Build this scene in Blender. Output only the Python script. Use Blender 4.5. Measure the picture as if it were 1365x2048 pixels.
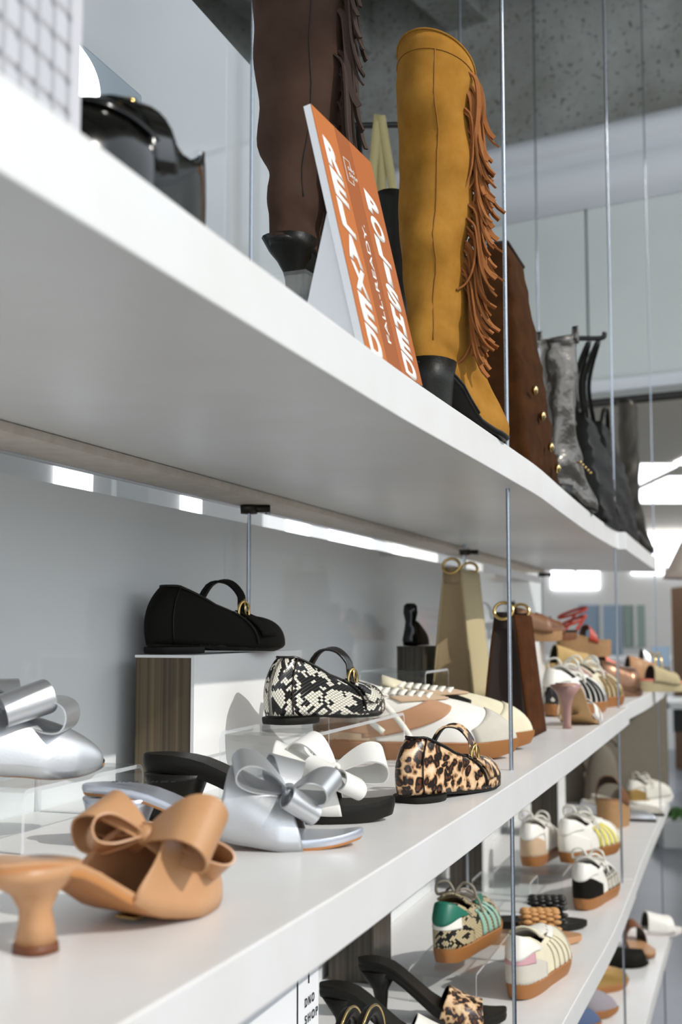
import bpy, bmesh, math, random
import numpy as np
from mathutils import Vector, Matrix

for o in list(bpy.data.objects): bpy.data.objects.remove(o)
SC = bpy.context.scene
COL = SC.collection
pi = math.pi
rnd = random.Random(7)

# ------------------------------------------------------------------ camera, sky, sun, exposure
cam_d = bpy.data.cameras.new('camera'); cam = bpy.data.objects.new('camera', cam_d); COL.objects.link(cam)
cam.location = (0, 0, 1.36)
cam.rotation_euler = (pi/2 + math.atan(231/2450), 0, 0)
cam_d.sensor_fit = 'VERTICAL'; cam_d.sensor_height = 36; cam_d.lens = 36*2450/2048
cam_d.clip_start = .02
cam_d.dof.use_dof = True; cam_d.dof.focus_distance = 1.32; cam_d.dof.aperture_fstop = 7.0
SC.camera = cam

world = bpy.data.worlds.new('sky'); SC.world = world; world.use_nodes = True
bgn = world.node_tree.nodes['Background']
bgn.inputs[0].default_value = (.86, .93, 1.0, 1); bgn.inputs[1].default_value = 2.55

sun_d = bpy.data.lights.new('sun', 'SUN'); sun = bpy.data.objects.new('sun', sun_d); COL.objects.link(sun)
sun_d.energy = 3.3; sun_d.angle = math.radians(.55); sun_d.color = (1, .965, .91)
sun.rotation_euler = Vector((.72, -.42, .66)).to_track_quat('Z', 'Y').to_euler()

SC.view_settings.view_transform = 'Standard'; SC.view_settings.look = 'None'
SC.view_settings.gamma = 1; SC.view_settings.use_curve_mapping = False
SC.view_settings.exposure = -0.34
SC.cycles.use_denoising = True
SC.cycles.max_bounces = 10; SC.cycles.transparent_max_bounces = 24; SC.cycles.caustics_reflective = False; SC.cycles.caustics_refractive = False

# ------------------------------------------------------------------ materials
def lin(h):
    h = h.lstrip('#'); r = [int(h[i:i+2], 16)/255 for i in (0, 2, 4)]
    return tuple(c/12.92 if c <= .04045 else ((c+.055)/1.055)**2.4 for c in r) + (1,)
M = {}
def nodes(name):
    m = bpy.data.materials.new(name); m.use_nodes = True
    nt = m.node_tree; M[name] = m
    return m, nt, nt.nodes['Principled BSDF']
def N(nt, t, **kw):
    n = nt.nodes.new(t)
    for k, v in kw.items():
        if k.startswith('i_'):
            key = k[2:]; key = int(key) if key.isdigit() else key
            n.inputs[key].default_value = v
        else: setattr(n, k, v)
    return n
def bump(nt, b, height, strength, dist=.001):
    bn = N(nt, 'ShaderNodeBump', i_Strength=strength, i_Distance=dist)
    nt.links.new(height, bn.inputs['Height']); nt.links.new(bn.outputs[0], b.inputs['Normal'])
def mat(name, col, rough=.5, metal=0, spec=.5, nscale=0, namt=0, bscale=0, bamt=0, coat=0, sheen=0, sheen_c=None, emit=0, col2=None, bdist=.001):
    m, nt, b = nodes(name)
    c = lin(col)
    b.inputs['Base Color'].default_value = c; b.inputs['Roughness'].default_value = rough
    b.inputs['Metallic'].default_value = metal; b.inputs['Specular IOR Level'].default_value = spec
    b.inputs['Coat Weight'].default_value = coat; b.inputs['Coat Roughness'].default_value = .06
    if sheen:
        b.inputs['Sheen Weight'].default_value = sheen; b.inputs['Sheen Roughness'].default_value = .5
        if sheen_c: b.inputs['Sheen Tint'].default_value = lin(sheen_c)
    if emit:
        b.inputs['Emission Color'].default_value = c; b.inputs['Emission Strength'].default_value = emit
    tc = N(nt, 'ShaderNodeTexCoord')
    if nscale:
        no = N(nt, 'ShaderNodeTexNoise', i_Scale=nscale, i_Detail=6.0, i_Roughness=.6); nt.links.new(tc.outputs['Object'], no.inputs[0])
        ramp = N(nt, 'ShaderNodeValToRGB')
        d = lin(col2) if col2 else tuple(x*(1-namt) for x in c[:3]) + (1,)
        ramp.color_ramp.elements[0].position = .32; ramp.color_ramp.elements[0].color = d
        ramp.color_ramp.elements[1].position = .68; ramp.color_ramp.elements[1].color = c
        nt.links.new(no.outputs[0], ramp.inputs[0]); nt.links.new(ramp.outputs[0], b.inputs['Base Color'])
    if bscale:
        nb = N(nt, 'ShaderNodeTexNoise', i_Scale=bscale, i_Detail=4.0); nt.links.new(tc.outputs['Object'], nb.inputs[0])
        bump(nt, b, nb.outputs[0], bamt, bdist)
    return m

mat('shelf_white', '#e2e1e0', .32, nscale=9, namt=.05, col2='#dddbd8')
mat('wall_gloss', '#e3e6e7', .05)
mat('cleat', '#d9cfc2', .55, nscale=40, namt=.06, col2='#cbbfb0')
mat('plinth_white', '#e9e9e8', .25)
mat('card_white', '#e8e8ea', .6); mat('card_grey', '#c6c5c9', .6)
mat('paper_orange_light', '#b4662c', .5, spec=.2); mat('paper_orange_dark', '#96501f', .5, spec=.2); mat('paper_orange_mid', '#a85c27', .5, spec=.2)
mat('ink_white', '#f3f0e8', .5); mat('ink_black', '#1c2022', .5); mat('ink_brown', '#8a4a26', .5)
mat('steel', '#aab0b8', .25, 1, bscale=900, bamt=.3)
mat('dark_metal', '#3a3630', .4, .8)
mat('black_metal', '#15140f', .45)
mat('gold', '#d8b878', .18, 1)
mat('black_leather', '#12100b', .45, spec=.28, bscale=350, bamt=.25)
mat('black_soft', '#100e08', .7, spec=.15, bscale=350, bamt=.15)
mat('black_patent', '#080705', .1, spec=.4)
mat('black_rubber', '#13110c', .6, spec=.25)
mat('dark_insole', '#3a342e', .55)
mat('tan_leather', '#bd9068', .42, nscale=18, namt=.05, col2='#b5855a', bscale=500, bamt=.1)
mat('tan_sole', '#b57a44', .5)
mat('tan_dark', '#6b3c20', .5)
mat('silver', '#cfd0d2', .38, .85, bscale=420, bamt=.08)
mat('silver_insole', '#c2c6d0', .32, .7, bscale=420, bamt=.15)
mat('black_tote', '#0d0c0a', .5, spec=.22, bscale=40, bamt=.3, bdist=.004)
mat('pewter', '#6a6661', .28, .9, bscale=26, bamt=.9, bdist=.006)
mat('bronze', '#8a6750', .28, .7)
mat('white_leather', '#e9e5dc', .42, bscale=420, bamt=.1)
mat('white_bow', '#e6e4de', .4)
mat('cream_suede', '#e0d6b8', .85, nscale=60, namt=.08, sheen=.3)
mat('grey_suede', '#c6c0b2', .85, nscale=60, namt=.08, sheen=.3)
mat('tan_suede', '#b98a66', .85, nscale=60, namt=.08, sheen=.3)
mat('beige_suede', '#c2a484', .85, nscale=60, namt=.08, sheen=.3)
mat('gum', '#94602f', .5, bscale=300, bamt=.1)
mat('gum_stitch', '#ad754a', .6)
mat('lace', '#e6e2d6', .8, bscale=700, bamt=.4)
mat('lace_grey', '#8d8578', .8); mat('lace_pink', '#d9b7c6', .8)
mat('green_leather', '#1d6b56', .45); mat('green_light', '#8fb5a4', .6)
mat('pink_trim', '#c79aa0', .6); mat('yellow', '#e3d66a', .6); mat('mustard_lining', '#9a7a1c', .8)
mat('gold_leather', '#a9874e', .35, .5); mat('grey_mesh', '#cfcbbf', .7)
mat('brown_suede', '#43270f', .95, spec=.1, nscale=26, namt=.3, col2='#301a08', sheen=.05, sheen_c='#7a5030', bscale=600, bamt=.2)
mat('dark_brown_suede', '#46352c', .95, spec=.1, nscale=16, namt=.3, col2='#382820', sheen=.12, sheen_c='#8a6a58', bscale=700, bamt=.2)
mat('fringe_brown', '#3a2c25', .85, spec=.25, sheen=.15, sheen_c='#8a7468')
mat('mustard_suede', '#a87834', .95, spec=.1, nscale=22, namt=.2, col2='#8f6222', sheen=.1, sheen_c='#e0a850', bscale=600, bamt=.2)
mat('fringe_rust', '#955e34', .9, spec=.15, nscale=60, namt=.2, sheen=.1, sheen_c='#d89860')
mat('seam', '#8a5a18', .9); mat('seam_dark', '#2a1c14', .9)
mat('beige_canvas', '#a58e6b', .85, nscale=300, namt=.1, bscale=900, bamt=.3); mat('beige_side', '#8f7856', .85)
mat('cream_canvas', '#b9a982', .85, nscale=300, namt=.08, bscale=900, bamt=.3)
mat('ribbon_beige', '#a89a6a', .8)
mat('choc_suede', '#4e2c14', .95, spec=.1, nscale=30, namt=.3, col2='#3a1e0a', sheen=.05, sheen_c='#8a5a38'); mat('choc_dark', '#22140a', .8)
mat('raffia', '#c0a068', .9, bscale=300, bamt=.8); mat('cork', '#a37c52', .8, nscale=120, namt=.2)
mat('brown_leather', '#80583a', .5); mat('cognac', '#74482c', .45); mat('red_leather', '#b23a22', .45); mat('coral', '#d8755c', .6)
mat('rose', '#a37e76', .4); mat('nude', '#c09a68', .45)
mat('taupe', '#6b6254', .7, nscale=40, namt=.1); mat('grey_felt', '#6f6a62', .8); mat('blue_card', '#8ea4b8', .6); mat('blue_suede', '#4a5a78', .9); mat('mauve_suede', '#8d868c', .9, sheen=.3)
mat('woven_tan', '#c4915a', .7); mat('woven_black', '#191713', .4)
mat('panel_white', '#d8dcd8', .5, nscale=2.0, namt=.06); mat('duct_white', '#e2e5e8', .5)
mat('rail_black', '#22201a', .5); mat('ceil_beige', '#d9d0c0', .8); mat('beam_brown', '#6a5238', .7)
mat('skylight', '#f4f7ff', .5, emit=5.0); mat('panel_lit', '#f2f3f2', .5, emit=.75); mat('lamp_glow', '#ffffff', .5, emit=5.0)
mat('window_frame', '#dcdcd8', .5); mat('room_white', '#e4e2de', .6); mat('lower_wall', '#eceae6', .7)
mat('blue_grey', '#8fa3b6', .3); mat('sage', '#8fa39a', .4); mat('wood_brown', '#7a5630', .6); mat('table_white', '#f0efec', .4)
mat('leaf', '#4f7a34', .6); mat('rattan', '#c9b8ac', .8); mat('pink_white', '#e2d8d4', .6)
mat('neon_panel', '#a9b6bf', .35)

def concrete():
    m, nt, b = nodes('concrete'); tc = N(nt, 'ShaderNodeTexCoord')
    n1 = N(nt, 'ShaderNodeTexNoise', i_Scale=1.6, i_Detail=8.0, i_Roughness=.65); nt.links.new(tc.outputs['Object'], n1.inputs[0])
    r1 = N(nt, 'ShaderNodeValToRGB'); r1.color_ramp.elements[0].position = .3; r1.color_ramp.elements[0].color = lin('#7d7a70')
    r1.color_ramp.elements[1].position = .68; r1.color_ramp.elements[1].color = lin('#b8bab5'); nt.links.new(n1.outputs[0], r1.inputs[0])
    v = N(nt, 'ShaderNodeTexNoise', i_Scale=48.0, i_Detail=4.0); nt.links.new(tc.outputs['Object'], v.inputs[0])
    r2 = N(nt, 'ShaderNodeValToRGB'); r2.color_ramp.elements[0].position = .33; r2.color_ramp.elements[0].color = lin('#77726a')
    r2.color_ramp.elements[1].position = .40; r2.color_ramp.elements[1].color = (1, 1, 1, 1); nt.links.new(v.outputs[0], r2.inputs[0])
    mx = N(nt, 'ShaderNodeMixRGB', blend_type='MULTIPLY', i_0=.85); nt.links.new(r1.outputs[0], mx.inputs[1]); nt.links.new(r2.outputs[0], mx.inputs[2])
    nt.links.new(mx.outputs[0], b.inputs['Base Color']); b.inputs['Roughness'].default_value = .85
    bump(nt, b, n1.outputs[0], .6, .02)
concrete()
def floor_mat():
    m, nt, b = nodes('floor_concrete'); tc = N(nt, 'ShaderNodeTexCoord')
    n1 = N(nt, 'ShaderNodeTexNoise', i_Scale=1.2, i_Detail=7.0); nt.links.new(tc.outputs['Object'], n1.inputs[0])
    r1 = N(nt, 'ShaderNodeValToRGB'); r1.color_ramp.elements[0].position = .35; r1.color_ramp.elements[0].color = lin('#62686f')
    r1.color_ramp.elements[1].position = .65; r1.color_ramp.elements[1].color = lin('#7d838a'); nt.links.new(n1.outputs[0], r1.inputs[0])
    nt.links.new(r1.outputs[0], b.inputs['Base Color']); b.inputs['Roughness'].default_value = .28
floor_mat()
def leopard(name, scale=78):
    m, nt, b = nodes(name); tc = N(nt, 'ShaderNodeTexCoord')
    wn = N(nt, 'ShaderNodeTexNoise', i_Scale=70.0, i_Detail=2.0); nt.links.new(tc.outputs['Object'], wn.inputs[0])
    mxv = N(nt, 'ShaderNodeMixRGB', blend_type='LINEAR_LIGHT', i_0=.008); nt.links.new(tc.outputs['Object'], mxv.inputs[1]); nt.links.new(wn.outputs[1], mxv.inputs[2])
    vo = N(nt, 'ShaderNodeTexVoronoi', i_Scale=scale, i_Randomness=.85); nt.links.new(mxv.outputs[0], vo.inputs['Vector'])
    r = N(nt, 'ShaderNodeValToRGB'); cr = r.color_ramp; cr.interpolation = 'EASE'
    cr.elements[0].position = 0; cr.elements[0].color = lin('#4e2c1a'); cr.elements[1].position = .2; cr.elements[1].color = lin('#5a3018')
    for p, c in ((.27, '#150d08'), (.46, '#1c110a'), (.53, '#9a6e48'), (.66, '#d8b48a'), (1, '#e8ceac')):
        e = cr.elements.new(p); e.color = lin(c)
    n2 = N(nt, 'ShaderNodeTexNoise', i_Scale=110.0, i_Detail=3.0); nt.links.new(tc.outputs['Object'], n2.inputs[0])
    ma = N(nt, 'ShaderNodeMath', operation='MULTIPLY_ADD', i_1=.34); nt.links.new(n2.outputs[0], ma.inputs[0]); nt.links.new(vo.outputs['Distance'], ma.inputs[2])
    mb = N(nt, 'ShaderNodeMath', operation='SUBTRACT', i_1=.17); nt.links.new(ma.outputs[0], mb.inputs[0])
    nt.links.new(mb.outputs[0], r.inputs[0]); nt.links.new(r.outputs[0], b.inputs['Base Color'])
    b.inputs['Roughness'].default_value = .32
    n3 = N(nt, 'ShaderNodeTexNoise', i_Scale=900.0); nt.links.new(tc.outputs['Object'], n3.inputs[0]); bump(nt, b, n3.outputs[0], .15)
leopard('leopard', 94)
def snake(name, cell=.0048, dark=.5, light='#e8e2d2', blot=34):
    m, nt, b = nodes(name); tc = N(nt, 'ShaderNodeTexCoord')
    mp = N(nt, 'ShaderNodeMapping'); mp.inputs['Rotation'].default_value = (0, 0, pi/4); nt.links.new(tc.outputs['UV'], mp.inputs[0])
    vo = N(nt, 'ShaderNodeTexVoronoi', voronoi_dimensions='2D', feature='DISTANCE_TO_EDGE', i_Scale=1/cell, i_Randomness=.12); nt.links.new(mp.outputs[0], vo.inputs['Vector'])
    vc = N(nt, 'ShaderNodeTexVoronoi', voronoi_dimensions='2D', i_Scale=1/cell, i_Randomness=.12); nt.links.new(mp.outputs[0], vc.inputs['Vector'])
    edge = N(nt, 'ShaderNodeValToRGB'); edge.color_ramp.elements[0].position = .04; edge.color_ramp.elements[0].color = lin('#3a342a'); edge.color_ramp.elements[1].position = .14; edge.color_ramp.elements[1].color = (1, 1, 1, 1)
    nt.links.new(vo.outputs['Distance'], edge.inputs[0])
    no = N(nt, 'ShaderNodeTexNoise', noise_dimensions='2D', i_Scale=blot, i_Detail=3.0, i_Distortion=1.2); nt.links.new(vc.outputs['Position'], no.inputs['Vector'])
    no.inputs['Scale'].default_value = blot*cell*1.0
    sc = N(nt, 'ShaderNodeVectorMath', operation='SCALE'); sc.inputs['Scale'].default_value = 1/cell
    nt.links.new(vc.outputs['Position'], sc.inputs[0])
    nt.links.new(sc.outputs[0], no.inputs['Vector'])
    bl = N(nt, 'ShaderNodeValToRGB'); bl.color_ramp.interpolation = 'CONSTANT'
    bl.color_ramp.elements[0].position = 0; bl.color_ramp.elements[0].color = lin('#15130f')
    bl.color_ramp.elements[1].position = dark - .04; bl.color_ramp.elements[1].color = lin(light)
    nt.links.new(no.outputs[0], bl.inputs[0])
    mx = N(nt, 'ShaderNodeMixRGB', blend_type='MULTIPLY', i_0=.8); nt.links.new(bl.outputs[0], mx.inputs[1]); nt.links.new(edge.outputs[0], mx.inputs[2])
    nt.links.new(mx.outputs[0], b.inputs['Base Color']); b.inputs['Roughness'].default_value = .22
    bump(nt, b, edge.outputs[0], .5, .0006)
snake('snake_bw', .0046, .56)
snake('snake_tan', .006, .46, '#cdbb94')
def stripes_mat(name, cols, scale):
    m, nt, b = nodes(name); tc = N(nt, 'ShaderNodeTexCoord')
    sep = N(nt, 'ShaderNodeSeparateXYZ'); nt.links.new(tc.outputs['Object'], sep.inputs[0])
    cmb = N(nt, 'ShaderNodeCombineXYZ'); nt.links.new(sep.outputs['X'], cmb.inputs[0]); nt.links.new(sep.outputs['Y'], cmb.inputs[1])
    no = N(nt, 'ShaderNodeTexNoise', i_Scale=scale, i_Detail=3.0); nt.links.new(cmb.outputs[0], no.inputs[0])
    r = N(nt, 'ShaderNodeValToRGB'); r.color_ramp.elements[0].position = .35; r.color_ramp.elements[0].color = lin(cols[0]); r.color_ramp.elements[1].position = .66; r.color_ramp.elements[1].color = lin(cols[1])
    nt.links.new(no.outputs[0], r.inputs[0]); nt.links.new(r.outputs[0], b.inputs['Base Color']); b.inputs['Roughness'].default_value = .35
stripes_mat('plinth_laminate', ('#2c251a', '#6a5a40'), 160)
stripes_mat('plinth_dark', ('#14120d', '#4a4336'), 130)
def acrylic():
    m, nt, b = nodes('acrylic'); nt.nodes.remove(b)
    out = nt.nodes['Material Output']
    tr = N(nt, 'ShaderNodeBsdfTransparent', i_0=(.965, .975, .975, 1)); gl = N(nt, 'ShaderNodeBsdfGlossy'); gl.inputs['Roughness'].default_value = .02
    lw = N(nt, 'ShaderNodeLayerWeight', i_Blend=.5); pw = N(nt, 'ShaderNodeMath', operation='POWER', i_1=5.0); nt.links.new(lw.outputs['Facing'], pw.inputs[0])
    fr = N(nt, 'ShaderNodeMath', operation='MULTIPLY_ADD', i_1=.6, i_2=.035); nt.links.new(pw.outputs[0], fr.inputs[0]); mx = N(nt, 'ShaderNodeMixShader')
    nt.links.new(fr.outputs[0], mx.inputs[0]); nt.links.new(tr.outputs[0], mx.inputs[1]); nt.links.new(gl.outputs[0], mx.inputs[2]); nt.links.new(mx.outputs[0], out.inputs[0])
    m, nt, b = nodes('acrylic_edge'); nt.nodes.remove(b); out = nt.nodes['Material Output']
    tr = N(nt, 'ShaderNodeBsdfTransparent', i_0=(.95, .97, .97, 1)); di = N(nt, 'ShaderNodeBsdfTranslucent', i_0=(.95, .96, .97, 1)); df = N(nt, 'ShaderNodeBsdfDiffuse', i_0=(.95, .96, .97, 1))
    a = N(nt, 'ShaderNodeMixShader', i_0=.5); nt.links.new(di.outputs[0], a.inputs[1]); nt.links.new(df.outputs[0], a.inputs[2])
    mx = N(nt, 'ShaderNodeMixShader', i_0=.6); nt.links.new(tr.outputs[0], mx.inputs[1]); nt.links.new(a.outputs[0], mx.inputs[2]); nt.links.new(mx.outputs[0], out.inputs[0])
acrylic()
def flyer_mat():
    m, nt, b = nodes('flyer_print'); tc = N(nt, 'ShaderNodeTexCoord')
    sep = N(nt, 'ShaderNodeSeparateXYZ'); nt.links.new(tc.outputs['Object'], sep.inputs[0])
    cmb = N(nt, 'ShaderNodeCombineXYZ'); nt.links.new(sep.outputs['X'], cmb.inputs[0]); nt.links.new(sep.outputs['Z'], cmb.inputs[1])
    br = N(nt, 'ShaderNodeTexBrick', offset=0.0, i_Scale=1.0); br.inputs['Color1'].default_value = lin('#c3c4c8'); br.inputs['Color2'].default_value = lin('#bcbdc2'); br.inputs['Mortar'].default_value = lin('#a4a2a5')
    br.inputs['Brick Width'].default_value = .016; br.inputs['Row Height'].default_value = .017; br.inputs['Mortar Size'].default_value = .0022
    nt.links.new(cmb.outputs[0], br.inputs['Vector'])
    ch = N(nt, 'ShaderNodeTexVoronoi', voronoi_dimensions='2D', i_Scale=1/.0165, i_Randomness=.1); nt.links.new(cmb.outputs[0], ch.inputs['Vector'])
    rp = N(nt, 'ShaderNodeValToRGB'); rp.color_ramp.elements[0].position = .1; rp.color_ramp.elements[0].color = lin('#9a9b9e'); rp.color_ramp.elements[1].position = .2; rp.color_ramp.elements[1].color = (1, 1, 1, 1)
    nt.links.new(ch.outputs['Distance'], rp.inputs[0])
    mx = N(nt, 'ShaderNodeMixRGB', blend_type='MULTIPLY', i_0=.7); nt.links.new(br.outputs[0], mx.inputs[1]); nt.links.new(rp.outputs[0], mx.inputs[2])
    nt.links.new(mx.outputs[0], b.inputs['Base Color']); b.inputs['Roughness'].default_value = .5
flyer_mat()

# ------------------------------------------------------------------ object helpers
def setp(o, label=None, cat=None, group=None, kind=None):
    if label: o['label'] = label
    if cat: o['category'] = cat
    if group: o['group'] = group
    if kind: o['kind'] = kind
    return o
def thing(name, label, cat, loc=(0, 0, 0), yaw=0, group=None):
    o = bpy.data.objects.new(name, None); COL.objects.link(o); o.empty_display_size = .05
    o.location = loc; o.rotation_euler = (0, 0, yaw)
    return setp(o, label, cat, group)
def mk(name, vf, mats, parent=None, smooth=True, solid=0, off=-1, solid_mat=0, sub=0, bev=0, seg=2, fm=None, auto=None):
    v, f = vf[0], vf[1]; uv = vf[2] if len(vf) > 2 else None
    me = bpy.data.meshes.new(name)
    me.from_pydata([tuple(map(float, p)) for p in v], [], [tuple(map(int, q)) for q in f])
    if uv is not None:
        ul = me.uv_layers.new(name='UVMap'); li = np.empty(len(me.loops), dtype=np.int32); me.loops.foreach_get('vertex_index', li)
        ul.data.foreach_set('uv', np.asarray(uv, dtype=np.float32)[li].ravel())
    for mm in ([mats] if isinstance(mats, str) else mats): me.materials.append(M[mm])
    if fm is not None: me.polygons.foreach_set('material_index', np.asarray(fm, dtype=np.int32))
    if smooth: me.polygons.foreach_set('use_smooth', [True]*len(me.polygons))
    bm = bmesh.new(); bm.from_mesh(me); bmesh.ops.recalc_face_normals(bm, faces=bm.faces[:])
    if bev:
        es = [e for e in bm.edges if len(e.link_faces) == 2 and e.calc_face_angle(0) > .6]
        bmesh.ops.bevel(bm, geom=es, offset=bev, segments=seg, affect='EDGES', profile=.5)
    bm.to_mesh(me); bm.free()
    if smooth and auto: me.set_sharp_from_angle(angle=auto)
    o = bpy.data.objects.new(name, me); COL.objects.link(o)
    if parent: o.parent = parent
    if sub: s = o.modifiers.new('sub', 'SUBSURF'); s.levels = sub; s.render_levels = sub
    if solid: s = o.modifiers.new('solid', 'SOLIDIFY'); s.thickness = solid; s.offset = off; s.material_offset = solid_mat
    return o
def grid(fn, nu, nv, cu=False, cv=False, us=1, vs=1):
    v = []; uv = []; f = []
    for i in range(nu + (0 if cu else 1)):
        for j in range(nv + (0 if cv else 1)):
            a, b = i/nu, j/nv; v.append(fn(a, b)); uv.append((a*us, b*vs))
    W = nv + (0 if cv else 1); H = nu + (0 if cu else 1)
    for i in range(nu):
        for j in range(nv):
            i2, j2 = (i+1) % H if cu else i+1, (j+1) % W if cv else j+1
            f.append((i*W+j, i2*W+j, i2*W+j2, i*W+j2))
    return v, f, uv
def join(*parts):
    v = []; f = []
    for p in parts:
        n = len(v); v += list(p[0]); f += [tuple(i+n for i in q) for q in p[1]]
    return v, f
def boxg(x0, x1, y0, y1, z0, z1):
    v = [(x, y, z) for x in (x0, x1) for y in (y0, y1) for z in (z0, z1)]
    return v, [(0, 1, 3, 2), (4, 6, 7, 5), (0, 4, 5, 1), (2, 3, 7, 6), (0, 2, 6, 4), (1, 5, 7, 3)]
def polyg(pts, z0, z1):
    n = len(pts); v = [(x, y, z0) for x, y in pts] + [(x, y, z1) for x, y in pts]
    return v, [tuple(range(n-1, -1, -1)), tuple(range(n, 2*n))] + [(i, (i+1) % n, n+(i+1) % n, n+i) for i in range(n)]
def cr(pts, n):
    """Catmull-Rom through points -> n+1 samples"""
    P = np.array(pts, float); P = np.vstack([2*P[0]-P[1], P, 2*P[-1]-P[-2]]); m = len(pts)-1; out = []
    for k in range(n+1):
        t = k/n*m; i = min(int(t), m-1); t -= i; a, b, c, d = P[i:i+4]
        out.append(.5*((2*b)+(-a+c)*t+(2*a-5*b+4*c-d)*t*t+(-a+3*b-3*c+d)*t**3))
    return np.array(out)
def tube(path, r, n=8, closed=False):
    P = np.array(path, float); m = len(P); R = r if hasattr(r, '__len__') else [r]*m
    v = []; prev = None
    for i in range(m):
        if closed: t = P[(i+1) % m]-P[i-1]
        else: t = P[min(i+1, m-1)]-P[max(i-1, 0)]
        t = t/(np.linalg.norm(t)+1e-12)
        if prev is None:
            a = np.array((0, 0, 1.)) if abs(t[2]) < .9 else np.array((1., 0, 0)); prev = a
        s = prev-t*np.dot(prev, t); s /= np.linalg.norm(s)+1e-12; prev = s; b = np.cross(t, s)
        for k in range(n):
            a = 2*pi*k/n; v.append(P[i]+R[i]*(math.cos(a)*s+math.sin(a)*b))
    f = []
    for i in range(m if closed else m-1):
        for k in range(n):
            j = (i+1) % m; f.append((i*n+k, i*n+(k+1) % n, j*n+(k+1) % n, j*n+k))
    if not closed: f += [tuple(range(n-1, -1, -1)), tuple((m-1)*n+k for k in range(n))]
    return v, f
def ribbon(path, side, width, th=.0012):
    """flat band along path; side: vector or list; width: number or list (full width)"""
    P = np.array(path, float); m = len(P)
    S = np.array(side, float); S = np.tile(S, (m, 1)) if S.ndim == 1 else S
    Wd = width if hasattr(width, '__len__') else [width]*m
    v = []
    for i in range(m):
        t = P[min(i+1, m-1)]-P[max(i-1, 0)]; t /= np.linalg.norm(t)+1e-12
        s = S[i]-t*np.dot(S[i], t); s /= np.linalg.norm(s)+1e-12; nn = np.cross(t, s)
        for a, b in ((-1, -1), (1, -1), (1, 1), (-1, 1)):
            v.append(P[i]+s*a*Wd[i]/2+nn*b*th/2)
    f = [(0, 1, 2, 3), tuple((m-1)*4+k for k in (3, 2, 1, 0))]
    for i in range(m-1):
        for k in range(4): f.append((i*4+k, (i+1)*4+k, (i+1)*4+(k+1) % 4, i*4+(k+1) % 4))
    return v, f
def lathe(prof, n=20, cx=0, cy=0):
    v = []; f = []
    for r, z in prof:
        for k in range(n):
            a = 2*pi*k/n; v.append((cx+r*math.cos(a), cy+r*math.sin(a), z))
    for i in range(len(prof)-1):
        for k in range(n): f.append((i*n+k, i*n+(k+1) % n, (i+1)*n+(k+1) % n, (i+1)*n+k))
    f += [tuple(range(n-1, -1, -1)), tuple((len(prof)-1)*n+k for k in range(n))]
    return v, f
def ell(cx, cy, cz, rx, ry, rz, n=14, m=9):
    return grid(lambda a, b: (cx+rx*math.sin(pi*max(.001, min(.999, b)))*math.cos(2*pi*a), cy+ry*math.sin(pi*max(.001, min(.999, b)))*math.sin(2*pi*a), cz+rz*math.cos(pi*b)), n, m, cu=True)
def itp(tab, s):
    if s <= tab[0][0]: return tab[0][1]
    for k in range(1, len(tab)):
        b = tab[k]
        if s <= b[0]:
            a = tab[k-1]; return a[1]+(b[1]-a[1])*(s-a[0])/(b[0]-a[0])
    return tab[-1][1]
def smooth(a, b, x):
    t = min(1, max(0, (x-a)/(b-a))); return t*t*(3-2*t)
def text_obj(name, s, size, mat_, parent, M4, bold=.0, w=None, h=None, ext=.0002, align='CENTER'):
    cu = bpy.data.curves.new(name, 'FONT'); cu.body = s; cu.size = 1; cu.offset = bold; cu.extrude = 0; cu.align_x = align; cu.align_y = 'CENTER'
    cu.materials.append(M[mat_]); o = bpy.data.objects.new(name, cu); COL.objects.link(o)
    bpy.context.view_layer.update(); bb = [Vector(c) for c in o.bound_box]
    x0, x1 = min(c.x for c in bb), max(c.x for c in bb); y0, y1 = min(c.y for c in bb), max(c.y for c in bb)
    sx = (w/(x1-x0)) if w else None; sy = (h/(y1-y0)) if h else None
    if sx is None and sy is None: sx = sy = size
    sx = sx or sy; sy = sy or sx
    cx = (x0+x1)/2 if align == 'CENTER' else x0
    dg = bpy.context.evaluated_depsgraph_get(); me = bpy.data.meshes.new_from_object(o.evaluated_get(dg))
    bpy.data.objects.remove(o); bpy.data.curves.remove(cu)
    me.name = name
    me.transform(M4 @ Matrix.Diagonal((sx, sy, 1, 1)) @ Matrix.Translation((-cx, -(y0+y1)/2, 0)))
    o = bpy.data.objects.new(name, me); COL.objects.link(o); o.parent = parent
    s_ = o.modifiers.new('solid', 'SOLIDIFY'); s_.thickness = ext; s_.offset = 1
    return o

# ------------------------------------------------------------------ layout of the shelving
SL = .3363                              # run of the shelves: x grows .3363 per metre of y
def edge_x(y): return -.303+SL*y        # front edge of the shelves
def wall_x(y): return -.735+SL*y        # face of the back wall
UP, MID, LOW, BOT = 1.586, 1.175, .78, .41
RUN = math.atan2(1, SL)                 # yaw of the shelf run
ev = np.array((SL, 1.))/math.hypot(SL, 1); nv_ = np.array((ev[1], -ev[0]))
# ------------------------------------------------------------------ the room
def struct(name, vf, m, parent=None, smooth_=False, label=None, **kw):
    o = mk(name, vf, m, parent, smooth=smooth_, **kw)
    if parent is None: o['kind'] = 'structure'
    if label: o['label'] = label
    return o
struct('floor', boxg(-6, 9, -6, 17, -.1, 0), 'floor_concrete', label='polished blue grey concrete floor')
ceil = struct('ceiling', boxg(-6, 3.2, -6, 8.5, 5.8, 6.0), 'concrete', label='rough bare concrete ceiling')
for k in range(7):
    y = -3.5+k*1.55
    struct('beam', boxg(-6, 3.2, y, y+.32, 5.4, 5.8), 'concrete', ceil)

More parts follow.
